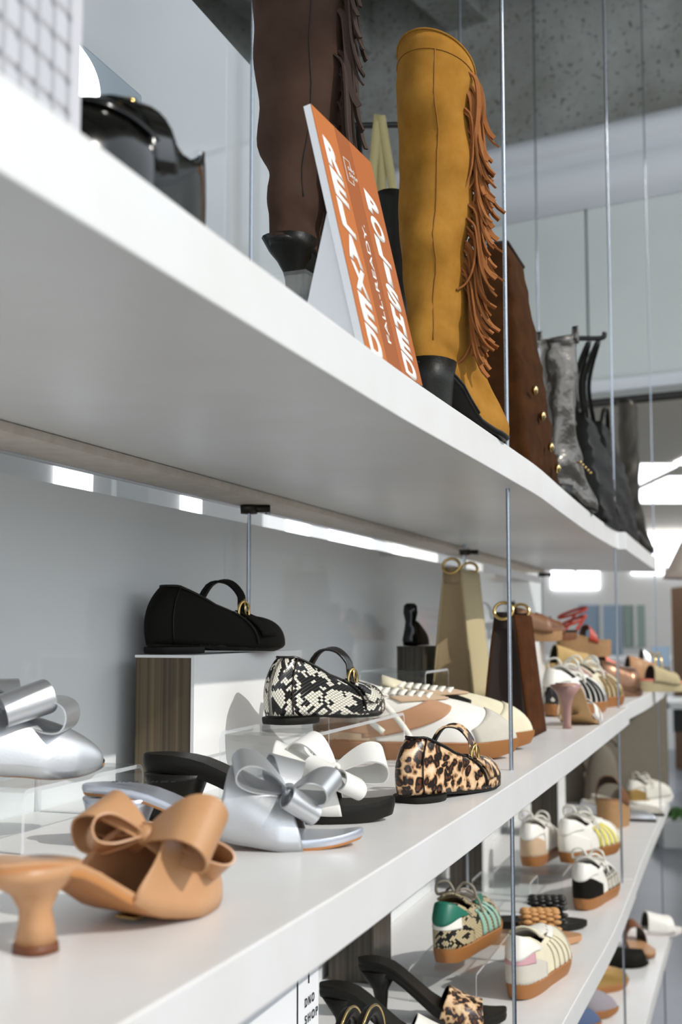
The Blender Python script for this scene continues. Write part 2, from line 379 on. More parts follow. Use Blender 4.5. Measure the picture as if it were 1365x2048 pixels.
rib = struct('ceiling_ribbed', boxg(-6, 2.9, 3.4, 8.4, 4.42, 4.52), 'concrete', label='ribbed concrete soffit in front of the bulkhead')
rd = np.array((.551, .835)); rn = np.array((.835, -.551))
for k in range(9):
    o_ = np.array((-3.0, 4.0))+rn*(.62*k)-rn*.4+rd*0
    pp = [tuple(o_+rd*a+rn*b) for a, b in ((-1.0, 0), (4.2, 0), (4.2, .2), (-1.0, .2))]
    struct('concrete_rib', polyg(pp, 4.16, 4.42), 'concrete', rib)
# partition wall behind the shelves
y0w, y1w = -.9, 4.25
th = .014
wp = [(wall_x(y0w), y0w), (wall_x(y1w), y1w), (wall_x(y1w)-nv_[0]*th, y1w-nv_[1]*th), (wall_x(y0w)-nv_[0]*th, y0w-nv_[1]*th)]
struct('wall_back', polyg(wp, 0, 1.511), 'wall_gloss', label='glossy white partition wall behind the shelves')
struct('wall_upper', polyg(wp, 1.5335, 2.205), 'wall_gloss', label='glossy white wall above the top shelf')
def behind(y, d=.6): return (wall_x(y)-d/.948, y)
hp = [behind(1.6), behind(6.2), behind(6.2, .66), behind(1.6, .66)]
hw = struct('wall_inner', polyg(hp, 0, 2.2), 'room_white', label='inner wall glimpsed through the slot under the top shelf')
for i, (a, b, mm) in enumerate(((2.39, 2.51, 'skylight'), (2.605, 2.744, 'panel_white'), (2.924, 2.962, 'skylight'), (2.97, 3.01, 'skylight'), (3.415, 3.56, 'panel_lit'), (3.575, 3.74, 'skylight'), (3.755, 3.92, 'panel_lit'), (3.935, 4.08, 'skylight'), (4.09, 4.36, 'skylight'), (4.40, 4.62, 'panel_lit'), (4.64, 4.8, 'skylight'), (4.82, 5.0, 'panel_lit'), (5.02, 5.27, 'panel_lit'))):
    struct('light_pane', polyg([behind(a, .59), behind(b, .59), behind(b, .6), behind(a, .6)], 1.42, 1.9), mm, hw)

# clerestory window wall on the sunny side
wr = struct('wall_right', boxg(3.0, 3.2, -6, 7.4, 0, 1.92), 'lower_wall', label='grey lower wall under the clerestory windows')
struct('sun_block_trim', boxg(2.98, 3.2, -6, 7.4, 4.92, 5.8), 'lower_wall', label='unseen white lintel lowered to keep sun off the upper wall')  # out of view, height set so it blocks sun from the upper wall
for i, (a, b) in enumerate([(-4.0, -3.96), (-2.0, -1.96), (5.2, 5.24), (6.3, 6.34)]):
    struct('window_%d' % (i+1), boxg(3.02, 3.12, a, b, 1.99, 4.92), 'window_frame', label='white mullion of the clerestory windows')
struct('trim_4', boxg(2.96, 3.16, -6, 7.4, 1.92, 1.99), 'window_frame', label='white sill of the clerestory windows')
struct('wall_left', boxg(-6.1, -6, -6, 17, 0, 5.8), 'room_white', label='pale side wall of the hall')

# bulkhead hanging across the hall: bare concrete, rounded soffit, white panels
bd = np.array((-.853, .522)); bn = np.array((-.522, -.853)); B0 = np.array((1.41, 5.0))
def bq(k, d): p = B0+bd*k+bn*d; return (p[0], p[1])
struct('wall_far', polyg([bq(-2.2, 0), bq(8, 0), bq(8, -.3), bq(-2.2, -.3)], 3.42, 5.8), 'concrete', label='stained concrete above the white bulkhead')
bulk = struct('bulkhead', polyg([bq(-2.2, -.05), bq(8, -.05), bq(8, -.3), bq(-2.2, -.3)], 2.36, 3.45), 'panel_white', label='white panelled bulkhead hanging across the hall')
kx = -2.2
for wdt in (1.05, .93, .62, .62, .93, .62, .93, .93, .93, .93):
    struct('panel', polyg([bq(kx+.006, -.004), bq(kx+wdt-.006, -.004), bq(kx+wdt-.006, -.05), bq(kx+.006, -.05)], 2.41, 3.2), 'panel_white', bulk); kx += wdt
so = [(.0, 3.18), (.09, 3.2), (.15, 3.26), (.15, 3.33), (.12, 3.36), (.17, 3.38), (.2, 3.43), (.16, 3.48), (0, 3.5)]
v = []; f = []
for kk in (-2.2, 8):
    for d, z in so: x, y = bq(kk, d); v.append((x, y, z))
n = len(so); f = [(i, i+1, n+i+1, n+i) for i in range(n-1)]
struct('trim_2', (v, f), 'duct_white', smooth_=True, label='rounded white duct cover above the panels')
struct('trim_3', polyg([bq(-2.2, .03), bq(8, .03), bq(8, -.02), bq(-2.2, -.02)], 2.36, 2.41), 'duct_white', label='grey lower trim of the bulkhead')

# hall beyond the bulkhead
ceil2 = struct('ceiling_low', boxg(-6, 9, 6.2, 17, 2.62, 2.8), 'ceil_beige', label='low beige ceiling beyond the bulkhead')
for (x0, x1, y0, y1) in ((2.55, 3.3, 8.0, 9.3), (2.75, 3.8, 10.2, 12.2), (2.1, 2.6, 9.4, 11.0), (1.9, 2.5, 12.0, 14.5)):
    struct('skylight', boxg(x0, x1, y0, y1, 2.6, 2.63), 'skylight', ceil2)
struct('beam_wood', boxg(1.4, 2.6, 11.6, 11.75, 2.4, 2.55), 'beam_brown', ceil2)
wf = struct('wall_end', boxg(-6, 9, 16, 16.2, 0, 2.7), 'room_white', label='pale end wall of the hall')
for i, (x0, x1, z0, z1) in enumerate(((3.1, 3.65, .85, 1.65), (3.68, 3.95, 1.1, 1.65), (2.75, 3.36, 1.86, 2.1), (3.8, 5.5, 2.05, 2.58))):
    wdn = struct('window_%d' % (20+i), boxg(x0, x1, 15.96, 16.0, z0, z1), ('blue_grey', 'sage', 'skylight', 'skylight')[i], label=('blue grey shop window far behind the shelves', 'sage green door pane on the end wall', 'small bright window high on the end wall', 'bright window band under the far ceiling')[i])
    for q in range(1, 4 if i == 3 else 2):
        xq = x0+(x1-x0)*q/(4 if i == 3 else 2); struct('glazing_bar', boxg(xq-.02, xq+.02, 15.93, 15.96, z0, z1), 'window_frame', wdn)

# hanging rail under the bulkhead
t = thing('hanging_rail', 'black horizontal rail running under the white bulkhead', 'rail', (0, 0, 0))
mk('bar', tube([(*bq(-2, .1), 2.3), (*bq(4, .1), 2.3)], .018, 8), 'rail_black', t)
for k in (-1.5, 1.5, 3.5): mk('hanger', tube([(*bq(k, .1), 2.3), (*bq(k, .1), 2.37)], .008, 6), 'rail_black', t)

# ------------------------------------------------------------------ shelf boards
def edge_pts(ys, dev): return [(edge_x(y)+d, y) for y, d in zip(ys, dev)]
def board(label, z, t, ys, dev, yend_back, grp):
    n = 40
    pts = [tuple(p) for p in cr(edge_pts(ys, dev), n)]
    pts += [(wall_x(yend_back)+.001, yend_back), (wall_x(ys[0])+.001, ys[0])]
    o = mk('shelf_board', polyg(pts, z-t, z), 'shelf_white', None, smooth=False, bev=.0014, seg=2)
    return setp(o, label, 'shelf', grp)
Y1 = [-.6, -.2, .2, .5, .7, .9, 1.1, 1.35, 1.55, 1.73, 2.0, 2.4, 2.75, 2.9]
D_up = [0, 0, 0, .002, 0, -.002, -.003, .001, .003, .004, -.004, -.014, -.016, -.012]
Y2 = [2.905, 3.1, 3.4, 3.7, 4.0, 4.1]
board('top white shelf board carrying the fringed boots', UP, .042, Y1, D_up, 2.9, 'white shelf boards')
board('far end of the top white shelf under the black totes', UP, .042, Y2, [.004, 0, -.004, -.008, -.012, -.03], 3.93, 'white shelf boards')
D_m = [0, 0, 0, -.002, .003, .007, .008, .009, .008, .008, .008, .006, .004, .003]
board('middle white shelf board carrying the bow mules', MID, .04, Y1, D_m, 2.9, 'white shelf boards')
board('far end of the middle white shelf by the bronze slide', MID, .04, [2.905, 3.1, 3.4, 3.7, 4.05, 4.29], [-.014, -.01, 0, .002, 0, -.02], 4.1, 'white shelf boards')
D_l = [0, 0, 0, 0, 0, 0, 0, 0, 0, 0, .006, .016, .012, .01]
board('third white shelf board carrying the gum soled sneakers', LOW, .04, Y1, D_l, 2.9, 'white shelf boards')
board('far end of the third white shelf by the silver flats', LOW, .04, [2.905, 3.1, 3.4, 3.7, 4.0, 4.27], [.008, .004, 0, -.002, -.004, -.008], 4.1, 'white shelf boards')
board('bottom white shelf board carrying the black flat', BOT, .04, Y1, [0]*10+[.004, .008, .008, .008], 2.9, 'white shelf boards')
board('far end of the bottom white shelf by the white slide', BOT, .04, [2.905, 3.1, 3.4, 3.7, 3.9, 3.98], [.01]*6, 3.9, 'white shelf boards')
# wooden cleats under the top shelf at the wall
for lab, a, b in (('pale wooden cleat under the top shelf along the glossy wall', -.5, 2.88), ('pale wooden cleat under the far end of the top shelf', 2.92, 3.9)):
    p = [(wall_x(a)+.002, a), (wall_x(b)+.002, b), (wall_x(b)+.072, b), (wall_x(a)+.072, a)]
    setp(mk('shelf_cleat', polyg(p, UP-.042-.0105, UP-.0425), 'cleat', bev=.001), lab, 'cleat', 'shelf cleats')
# end support panel between middle and third shelf
ye = 4.24
p = [(edge_x(ye)-.005, ye), (wall_x(ye-.13)+.02, ye-.13), (wall_x(ye-.13)+.02, ye-.10), (edge_x(ye)-.005, ye+.03)]
setp(mk('end_panel', polyg(p, LOW+.001, MID-.041), 'taupe', smooth=False), 'dark taupe end panel between the middle and third shelf', 'panel')

# steel cables with clamps
def cable(x, y, lab, z0=.0, z1=5.4, clamps=True, r=.0028):
    t = thing('steel_cable', lab, 'cable', (x, y, 0), 0, 'steel shelf cables')
    mk('wire', tube([(0, 0, z0), (0, 0, 1), (0, 0, 2), (0, 0, z1)], r, 8), 'steel', t)
    if clamps:
        for z in (UP-.053, MID-.041):
            c = mk('clamp', join(lathe([(.012, z-.012), (.013, z-.004), (.013, z)], 12), boxg(-.006, .03, -.006, .006, z-.01, z)), 'dark_metal', t)
            mk('bolt', tube([(.026, 0, z-.013), (.026, 0, z)], .004, 8), 'steel', c)
cable(.222, 1.62, 'front steel cable beside the mustard boot', clamps=False)
cable(.6415, 2.86, 'front steel cable in front of the black tote', clamps=False)
cable(1.03, 4.02, 'thin steel cable at the far end of the shelves', clamps=False, r=.002)
cable(-.131, 1.735, 'rear steel cable behind the black ballet flat')
cable(.277, 2.739, 'rear steel cable behind the beige bag')
cable(.64, 3.9, 'rear steel cable at the end of the glossy wall')
# ------------------------------------------------------------------ footwear builders
WS = [(0, .74), (.15, .78), (.4, .74), (.55, .84), (.72, 1), (.86, .94), (1, .66)]
class Last:
    """surface of a shoe upper: th runs round the shoe (0 heel, pi toe), t from feather line to top line"""
    def __init__(s, L, W, zb, op, wo, zt, toe_h, e=.78, bulge=1.05, ws=WS, heel_lean=.004):
        s.L, s.W, s.zb, s.op, s.wo, s.zt, s.toe_h, s.e, s.bulge, s.ws, s.hl = L, W, zb, op, wo, zt, toe_h, e, bulge, ws, heel_lean
    def zbase(s, u): return itp(s.zb, u) if isinstance(s.zb, list) else s.zb
    def base(s, th, k=1):
        u = (1-math.cos(th))/2; sn = math.sin(th)
        return np.array((u*s.L, math.copysign(abs(sn)**s.e, sn)*s.W*itp(s.ws, u)*k, s.zbase(u)))
    def P(s, th, t):
        u = (1-math.cos(th))/2; sn = math.sin(th); b = s.base(th)
        T = np.array((s.op[0]+(s.op[1]-s.op[0])*u, math.copysign(abs(sn)**.8, sn)*itp(s.wo, u) if isinstance(s.wo, list) else math.copysign(abs(sn)**.8, sn)*s.wo, itp(s.zt, u)))
        q = smooth(.5, 1, u); hb = (T[2]-b[2])*.62*(1-q)+s.toe_h*q
        c = np.array((b[0]-s.hl*(1-smooth(0, .3, u)), b[1]*s.bulge, b[2]+hb))
        return (1-t)**2*b+2*t*(1-t)*c+t*t*T
    def nrm(s, th, t):
        a = s.P(th+.02, t)-s.P(th-.02, t); t0, t1 = max(0, t-.02), min(1, t+.02)
        b = s.P(th, t1)-s.P(th, t0); n = np.cross(a, b); n /= np.linalg.norm(n)+1e-9
        c = np.array((s.L*.5, 0, .02)); 
        return n if np.dot(n, s.P(th, t)-c) > 0 else -n
    def upper(s, name, m, parent, lining='dark_insole', th=.0022, nu=56, nv=12):
        return mk(name, grid(lambda a, b: s.P(2*pi*a, b), nu, nv, cu=True, us=s.L*2.3, vs=.1), [m, lining], parent, solid=th, off=-1, solid_mat=1)
    def patch(s, name, m, parent, a0, a1, lo, hi, off=.0012, nu=24, nv=8, th=.0014):
        def fn(a, b):
            an = a0+(a1-a0)*a; l = lo(a) if callable(lo) else lo; h = hi(a) if callable(hi) else hi
            t = l+(h-l)*b; return s.P(an, t)+s.nrm(an, t)*off
        return mk(name, grid(fn, nu, nv, us=s.L*2.3*abs(a1-a0)/(2*pi), vs=.08), m, parent, solid=th, off=0)
    def sole(s, name, m, parent, z0, z1, k0=1.0, k1=1.03, spring=0, n=48, bev=0):
        """slab under the last: z0/z1 numbers or tables over length"""
        f0 = (lambda u: itp(z0, u)) if isinstance(z0, list) else (lambda u: z0)
        f1 = (lambda u: itp(z1, u)) if isinstance(z1, list) else (lambda u: z1)
        m_ = 6; v = []; f = []
        for i in range(n):
            th = 2*pi*i/n; u = (1-math.cos(th))/2
            for j in range(m_+1):
                q = j/m_; k = k0+(k1-k0)*math.sin(q*pi*.5)+.015*math.sin(pi*q)
                p = s.base(th, k); p[0] = (p[0]-s.L/2)*(1+(k-1)*.35)+s.L/2
                p[2] = f0(u)+(f1(u)-f0(u))*q; v.append(p)
        W = m_+1
        for i in range(n):
            for j in range(m_): f.append((i*W+j, ((i+1) % n)*W+j, ((i+1) % n)*W+j+1, i*W+j+1))
        for i in range(n//2):
            a, b = i, i+1; c, d = (n-i) % n, n-i-1
            for j in (0, m_):
                q = [a*W+j, b*W+j, d*W+j, c*W+j]; q = list(dict.fromkeys(q))
                if len(q) > 2: f.append(tuple(q))
        return mk(name, (v, f), m, parent, auto=.7)
    def insole(s, name, m, parent, dz=.004, k=.93):
        n = 40; v = []; f = []
        for i in range(n):
            p = s.base(2*pi*i/n, k); p[0] = (p[0]-s.L/2)*.97+s.L/2; p[2] += dz; v.append(p)
        for i in range(n//2):
            q = list(dict.fromkeys([i, i+1, n-i-1, (n-i) % n]))
            if len(q) > 2: f.append(tuple(q))
        return mk(name, (v, f), m, parent)

def at(x, y, z): return (x, y, z)

def ballet_flat(label, loc, yaw, L, m, lining, buckle='gold', stud=False):
    t = thing('mary_jane_flat', label, 'shoe', loc, yaw, 'mary jane ballet flats'); k = L/.24
    la = Last(L, .037*k, [(0, .011*k), (.3, .009*k), (.6, .005*k), (.85, .005*k), (1, .010*k)], (.022*k, .665*L), [(0, .022*k), (.3, .027*k), (.7, .026*k), (1, .02*k)],
              [(0, .079*k), (.08, .079*k), (.45, .057*k), (.8, .045*k), (1, .046*k)], .036*k, heel_lean=.013)
    la.upper('upper', m, t, lining)
    la.insole('insole', lining, t, .003)
    la.sole('sole', 'black_rubber', t, [(0, .0075*k), (.3, .006*k), (.5, .002), (.8, .0005), (1, .006*k)], [(0, .0125*k), (.3, .0105*k), (.6, .0065*k), (.85, .0065*k), (1, .011*k)], .93, .995)
    hb = Last(L*.3, .031*k, 0, (0, .1), .02, [(0, 0), (1, 0)], 0, e=.55, ws=[(0, .9), (.5, 1), (1, .98)])
    hb.sole('heel', 'black_rubber', t, 0, .0078*k, .95, .98).location.x = .005*k
    # heel counter seam, piping
    mk('seam', tube([la.P(-.62, q)+la.nrm(-.62, q)*.0012 for q in np.linspace(.02, .99, 12)], .0008, 6), 'seam_dark' if m != 'black_soft' else 'black_leather', t)
    mk('topline_binding', tube([la.P(2*pi*i/60, 1) for i in range(60)], .0017, 6, closed=True), lining if m != 'snake_bw' else 'snake_bw', t)
    # strap over the instep: high arch from the far side to the buckle on the near side
    a = la.P(1.75, .98); b = la.P(-2.08, .9)
    pts = cr([a+np.array((0, .001, -.008)), a, (a*.72+b*.28)+np.array((.0, 0, .033*k)), (a*.4+b*.6)+np.array((.006*k, 0, .040*k)), (a*.12+b*.88)+np.array((.006*k, 0, .026*k)), b+la.nrm(-2.08, .9)*.003, la.P(-2.12, .55)+la.nrm(-2.12, .55)*.003], 28)
    st = mk('strap', ribbon(pts, (1, .0, .15), [.013*k]*29, .002), [m, lining], t, bev=.0005)
    mk('strap_lining', ribbon(pts-np.array((0, 0, .0016)), (1, .0, .15), [.0125*k]*29, .0012), lining, st)
    p = (a*.08+b*.92)+np.array((.004*k, 0, .018*k)); p = pts[22]
    bu = mk('buckle', tube([p+np.array((.0095*k*math.cos(q), -.0035, .013*k*math.sin(q)-.004*k)) for q in np.linspace(0, 2*pi, 20, endpoint=False)], .0019, 8, closed=True), 'gold', t)
    mk('buckle_pin', tube([p+np.array((0, -.004, .012*k)), p+np.array((.001, -.0055, -.012*k))], .0014, 6), 'gold', bu)
    tab = mk('strap_tab', grid(lambda u, w: la.P(-2.1+.34*(u-.5), .25+.72*w)+la.nrm(-2.1+.34*(u-.5), .25+.72*w)*(.0022+.0006*math.sin(pi*u)), 8, 10, us=.03, vs=.07), m, t, solid=.0016, off=1)
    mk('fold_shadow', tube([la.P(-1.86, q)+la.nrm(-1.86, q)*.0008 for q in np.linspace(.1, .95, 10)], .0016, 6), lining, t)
    return t

def bow_loop(c, d, n, l, h, w, tw=0, side=None, th=.0014):
    """one bow loop from point c, out along d, opening along n"""
    c, d, n = (np.array(x, float) for x in (c, d, n)); d /= np.linalg.norm(d); s = np.cross(d, n); s /= np.linalg.norm(s); n = np.cross(s, d)
    path = [(0, .0), (.3, .30), (.65, .52), (.92, .40), (1.0, .05), (.9, -.28), (.62, -.34), (.3, -.2), (.02, -.03)]
    P = cr([c+d*a*l+n*b*h for a, b in path], 30)
    ww = [w*(.32+.68*math.sin(min(1, (1-abs(2*i/30-1))*1.15)*pi/2)) for i in range(31)]
    S = [s+n*tw*(i/30-.5) for i in range(31)]
    return ribbon(P, S, ww, th)
def bow(parent, m, c, loops, knot_r=.008, th=.0014, k=1):
    b = None
    for i, (d, n, l, h, w, tw) in enumerate(loops):
        vf = bow_loop(c, d, n, l*k, h*k, w*k, tw, th=th); mk('bow_loop', vf, m, parent, auto=.9)
    mk('bow_knot', ell(*c, knot_r, knot_r*1.15, knot_r), m, parent)

def arch_vamp(name, m, parent, s0, s1, wf, zf, hf, slant=0, toe_round=False, lining='dark_insole', nu=26, nv=24, flat=.75, th=.002):
    """band of leather over the foot: s0..s1 along the shoe; wf/zf/hf functions of s"""
    def fn(u, w):
        a = pi*w; s_ = (s0+slant*math.sin(a)**1.3)*(1-u)+(s1)*u if not callable(s0) else s0(w)*(1-u)+(s1(w) if callable(s1) else s1)*u
        W_, Z_, H_ = wf(s_), zf(s_), hf(s_)
        return (s_, -W_*math.copysign(abs(math.cos(a))**.8, math.cos(a)), Z_+H_*math.sin(a)**flat)
    return mk(name, grid(fn, nu, nv, us=.1, vs=.15), [m, lining], parent, solid=th, off=-1, solid_mat=1)

def foot_w(L, W, ws=WS, e=.78):
    def g(x):
        u = min(1, max(0, x/L)); sn = math.sqrt(max(0, 1-(1-2*u)**2)); return sn**e*W*itp(ws, u)
    return g
def heel_mule(name, label, cat, loc, yaw, L, H, sole_m, in_m, sole_th=.006, heel=None, ws=WS, W=.037, grp=None, dip=.62, cap=None):
    """open-back shoe: returns thing, last, insole height function"""
    t = thing(name, label, cat, loc, yaw, grp)
    zt = [(0, H+.0), (.12, H*.985), (.25, H*.86), (.4, H*.5), (.52, H*.2), (dip, .004), (.75, .0), (.9, .001), (1, .006)]
    zs = lambda u: float(np.interp(u, *zip(*[tuple(p) for p in cr(zt, 60)])))
    tab = [(u, zs(u)) for u in np.linspace(0, 1, 61)]
    la = Last(L, W, tab, (0, .1), .02, [(0, .05), (1, .05)], .03, ws=ws)
    la.sole('sole', sole_m, t, tab, [(u, z+sole_th*.55) for u, z in tab], .98, 1.0)
    la.sole('insole', in_m, t, [(u, z+sole_th*.5) for u, z in tab], [(u, z+sole_th) for u, z in tab], .99, 1.0)
    return t, la, (lambda x: zs(x/L)+sole_th)

def lathe_sq(prof, n=18):
    """prof: (cx, rx, ry, z)"""
    v = []; f = []
    for cx, rx, ry, z in prof:
        for k in range(n):
            a = 2*pi*k/n; v.append((cx+rx*math.copysign(abs(math.cos(a))**.8, math.cos(a)), ry*math.copysign(abs(math.sin(a))**.8, math.sin(a)), z))
    for i in range(len(prof)-1):
        for k in range(n): f.append((i*n+k, i*n+(k+1) % n, (i+1)*n+(k+1) % n, (i+1)*n+k))
    f += [tuple(range(n-1, -1, -1)), tuple((len(prof)-1)*n+k for k in range(n))]
    return v, f

def sneaker(label, loc, yaw, L, up, heel_m, tab_m, side_m=None, toe_m=None, lace_m='lace', sole_m='gum', lining='grey_suede', stripe=None, trim=None, bow_l=True, grp='gum soled sneakers', laces=6, back_m=None, W=.042, tall=1.0):
    t = thing('sneaker', label, 'sneaker', loc, yaw, grp); k = L/.27
    zs = .0235*k
    la = Last(L, W*k, [(0, zs-.002), (.6, zs-.005), (.85, zs-.006), (1, zs-.002)], (.012*k, .58*L), [(0, .022*k), (.25, .028*k), (.6, .024*k), (1, .014*k)],
              [(0, .098*k*tall), (.1, .096*k*tall), (.35, .078*k*tall), (.6, .082*k*tall), (1, .084*k*tall)], .045*k, bulge=1.07, heel_lean=.012)
    la.upper('upper', up, t, lining)
    la.sole('sole', sole_m, t, [(0, .003), (.08, 0), (.7, 0), (.9, .003), (1, .010)], [(0, zs+.006*k), (.3, zs+.001), (.8, zs), (1, zs+.004*k)], .95, 1.07)
    mk('sole_stitch', tube([la.base(2*pi*i/80, 1.065)*np.array((1, 1, 0))+np.array(((-.5+i % 1)*0, 0, zs-.001)) for i in range(80)], .0011, 5, closed=True), 'gum_stitch' if sole_m == 'gum' else sole_m, t)
    la.insole('insole', 'dark_insole', t, .006)
    # back counter, heel tab
    if heel_m: la.patch('heel_counter', heel_m, t, -1.15, 1.15, .04, lambda a: .62-.25*abs(2*a-1)**2, .0012)
    if trim: la.patch('heel_trim', trim, t, -.75, .75, .4, lambda a: .6+.1*math.cos(2*pi*a), .0019, th=.0012)
    la.patch('heel_tab', tab_m, t, -1.0, 1.0, lambda a: .52+.12*math.cos(2*pi*(a-.5)*2.0)*0+.16*abs(2*a-1)**1.5-.05*math.cos(pi*(2*a-1)), lambda a: .995-.18*abs(2*a-1)**2, .0028)
    if toe_m: la.patch('toe_panel', toe_m, t, pi-.95, pi+.95, .03, lambda a: .62-.35*abs(2*a-1)**1.6, .0011)
    for sg in (1, -1):
        c = pi-sg*0
        lo_a, hi_a = (1.3, 1.95) if sg == 1 else (-1.95, -1.3)
        if side_m:
            for q in range(4 if stripe == 'bars' else 1):
                if stripe == 'bars':
                    a0 = 1.45+q*.17; la.patch('side_bar', side_m, t, sg*a0, sg*(a0+.1), .08, .86, .0014, nu=4)
                else:
                    la.patch('side_stripe', side_m, t, sg*1.0, sg*2.35, (lambda a: .1+.62*a**1.3) if stripe == 'wave' else (lambda a: .12), (lambda a: .42+.5*a**.8) if stripe == 'wave' else (lambda a: .9), .0014)
        la.patch('eyestay', tab_m if stripe != 'wave' else 'beige_suede', t, sg*1.75, sg*2.75, .86, 1.0, .0022, nu=14, nv=3)
    if stripe == 'wave':
        for sg in (1, -1): la.patch('heel_wave', side_m, t, sg*.25, sg*1.25, .18, lambda a: .62-.35*a, .0014)
    # tongue
    x0, x1 = .2*L, .58*L
    mk('tongue', grid(lambda u, w: (x1+(x0-x1)*u, .024*k*(w*2-1)*(.75+.35*u), .070*k*tall+.034*k*tall*u-.012*(w*2-1)**2), 8, 8), up if stripe != 'snake' else 'beige_suede', t, solid=.004, off=0)
    # laces
    for i in range(laces):
        s_ = i/(laces-1); x = .56*L-(.30*L)*s_; z = .088*k*tall+.009*k*s_; w = .017*k+.006*k*s_
        mk('lace', ribbon(cr([(x-.003, w*1.05, z-.0075), (x-.001, w*.7, z-.004), (x+.003, 0, z-.001), (x-.001, -w*.7, z-.004), (x-.003, -w*1.05, z-.0075)], 12), (1, 0, 0), .0085*k, .002), lace_m, t)
    if bow_l:
        c = np.array((.255*L, 0, .103*k*tall))
        for sg in (1, -1):
            mk('lace_bow', tube(cr([c, c+np.array((.004, sg*.014, .016))*k, c+np.array((.0, sg*.032, .012))*k, c+np.array((.006, sg*.034, -.006))*k, c+np.array((.003, sg*.016, -.002))*k, c], 20), .0026*k, 6), lace_m, t)
            mk('lace_end', tube(cr([c, c+np.array((.016, sg*.014, .004))*k, c+np.array((.03, sg*.03, -.012))*k, c+np.array((.028, sg*.040, -.035))*k], 12), .0023*k, 6), lace_m, t)
    return t

def boot(name, label, loc, yaw, L, H, m, lining, heel_h, heel_m, sole_m='black_leather', shaft=(.055, .042), top=(.058, .045), ankle=(.045, .036), lean=0, wr=.003, seed=1, heel_kind='kitten', grp=None, rim_tilt=.02, W=.036):
    t = thing(name, label, 'boot', loc, yaw, grp); rg = np.random.RandomState(seed)
    zt = [(0, heel_h), (.15, heel_h*.96), (.3, heel_h*.75), (.48, heel_h*.25), (.62, .008), (.8, .004), (1, .010)]
    la = Last(L, W, zt, (0, .1), .02, [(0, 0), (1, 0)], 0)
    ax = .082*L/.22+.0
    def loop(z_off, x0, x1, w, e, slope):   # ring: x range, half width
        return (z_off, x0, x1, w, e, slope)
    # rings of the surface
    def ring(j, a):
        u = (1-math.cos(a))/2; sn = math.sin(a); sg = math.copysign(1, sn)
        b = la.base(a)
        if j == 0: return b
        if j == 1: return b*np.array((.985, 1.04, 1))+np.array((.001, 0, .014))
        if j == 2: x1 = .93*L; return np.array((-.002+x1*u, sg*abs(sn)**.75*W*.93*itp(WS, u*.93), itp(zt, u*.9)*.55+heel_h*.45*(1-u)+.030))
        if j == 3: x1 = .70*L; return np.array((.0+x1*u, sg*abs(sn)**.8*W*.82, heel_h*.9*(1-u*.75)+.055+.0*u))
        if j == 4: x1 = .52*L; return np.array((.004+x1*u, sg*abs(sn)**.85*W*.8, heel_h+.078+.004*u))
        rx, ry, z, cx = SH[j-5]
        return np.array((cx-rx*math.cos(a), ry*math.sin(a)*1.0, z+(rim_tilt*math.cos(a) if j == 5+len(SH)-1 else 0)))
    SH = []
    za = heel_h+.115; ns = 9
    for i in range(ns):
        q = i/(ns-1); rx = ankle[0]+(shaft[0]-ankle[0])*smooth(0, .45, q)+(top[0]-shaft[0])*smooth(.5, 1, q); ry = ankle[1]+(shaft[1]-ankle[1])*smooth(0, .45, q)+(top[1]-shaft[1])*smooth(.5, 1, q)
        SH.append((rx*(1+rg.uniform(-.02, .02)), ry*(1+rg.uniform(-.02, .02)), za+(H-za)*q, .006+ankle[0]+lean*q+rg.uniform(-1, 1)*wr*(q < .95)))
    nr = 5+ns; nu = 44; cols = []
    ph = rg.uniform(0, 6, 8)
    for i in range(nu):
        a = 2*pi*i/nu; C = cr([ring(j, a) for j in range(nr)], 60)
        for q in range(len(C)):
            z = C[q][2]
            if z > heel_h+.06 and q < 57:
                d = wr*.55*(math.sin(38*z+3*math.sin(a+ph[0])+ph[1])*math.cos(a*2+ph[2])+.6*math.sin(73*z+2*a+ph[3])); C[q] += np.array((-math.cos(a), math.sin(a), 0))*d
        cols.append(C)
    def fn(a, b):
        return cols[int(round(a*nu)) % nu][int(round(b*60))]
    mk('upper', grid(fn, nu, 60, cu=True, us=.3, vs=.5), [m, lining], t, solid=.0025, off=-1, solid_mat=1)
    mk('rim', tube([cols[i][60] for i in range(nu)], .0016, 6, closed=True), m, t)
    mk('rim_stitch', tube([cols[i][58]+np.array((-math.cos(2*pi*i/nu), math.sin(2*pi*i/nu), 0))*.0004 for i in range(nu)], .0006, 5, closed=True), lining, t)
    la.sole('sole', sole_m, t, [(u, max(0, z-.004)) for u, z in zt], [(u, z+.002) for u, z in zt], .96, 1.02)
    hx = .033*L/.22
    if heel_kind == 'kitten':
        mk('heel', lathe_sq([(hx+.008, .0095, .0095, 0), (hx+.008, .0085, .0085, .006), (hx+.007, .0085, .0085, heel_h*.35), (hx+.006, .0105, .011, heel_h*.55), (hx+.004, .016, .016, heel_h*.72), (hx+.002, .024, .022, heel_h*.87), (hx, .032, .028, heel_h+.006)]), heel_m, t)
    else:
        mk('heel', lathe_sq([(hx, .026, .022, 0), (hx, .027, .023, heel_h*.3), (hx-.001, .030, .026, heel_h*.75), (hx, .034, .029, heel_h+.01)]), heel_m, t)
    t['h'] = 0.0; del t['h']
    return t, cols, la
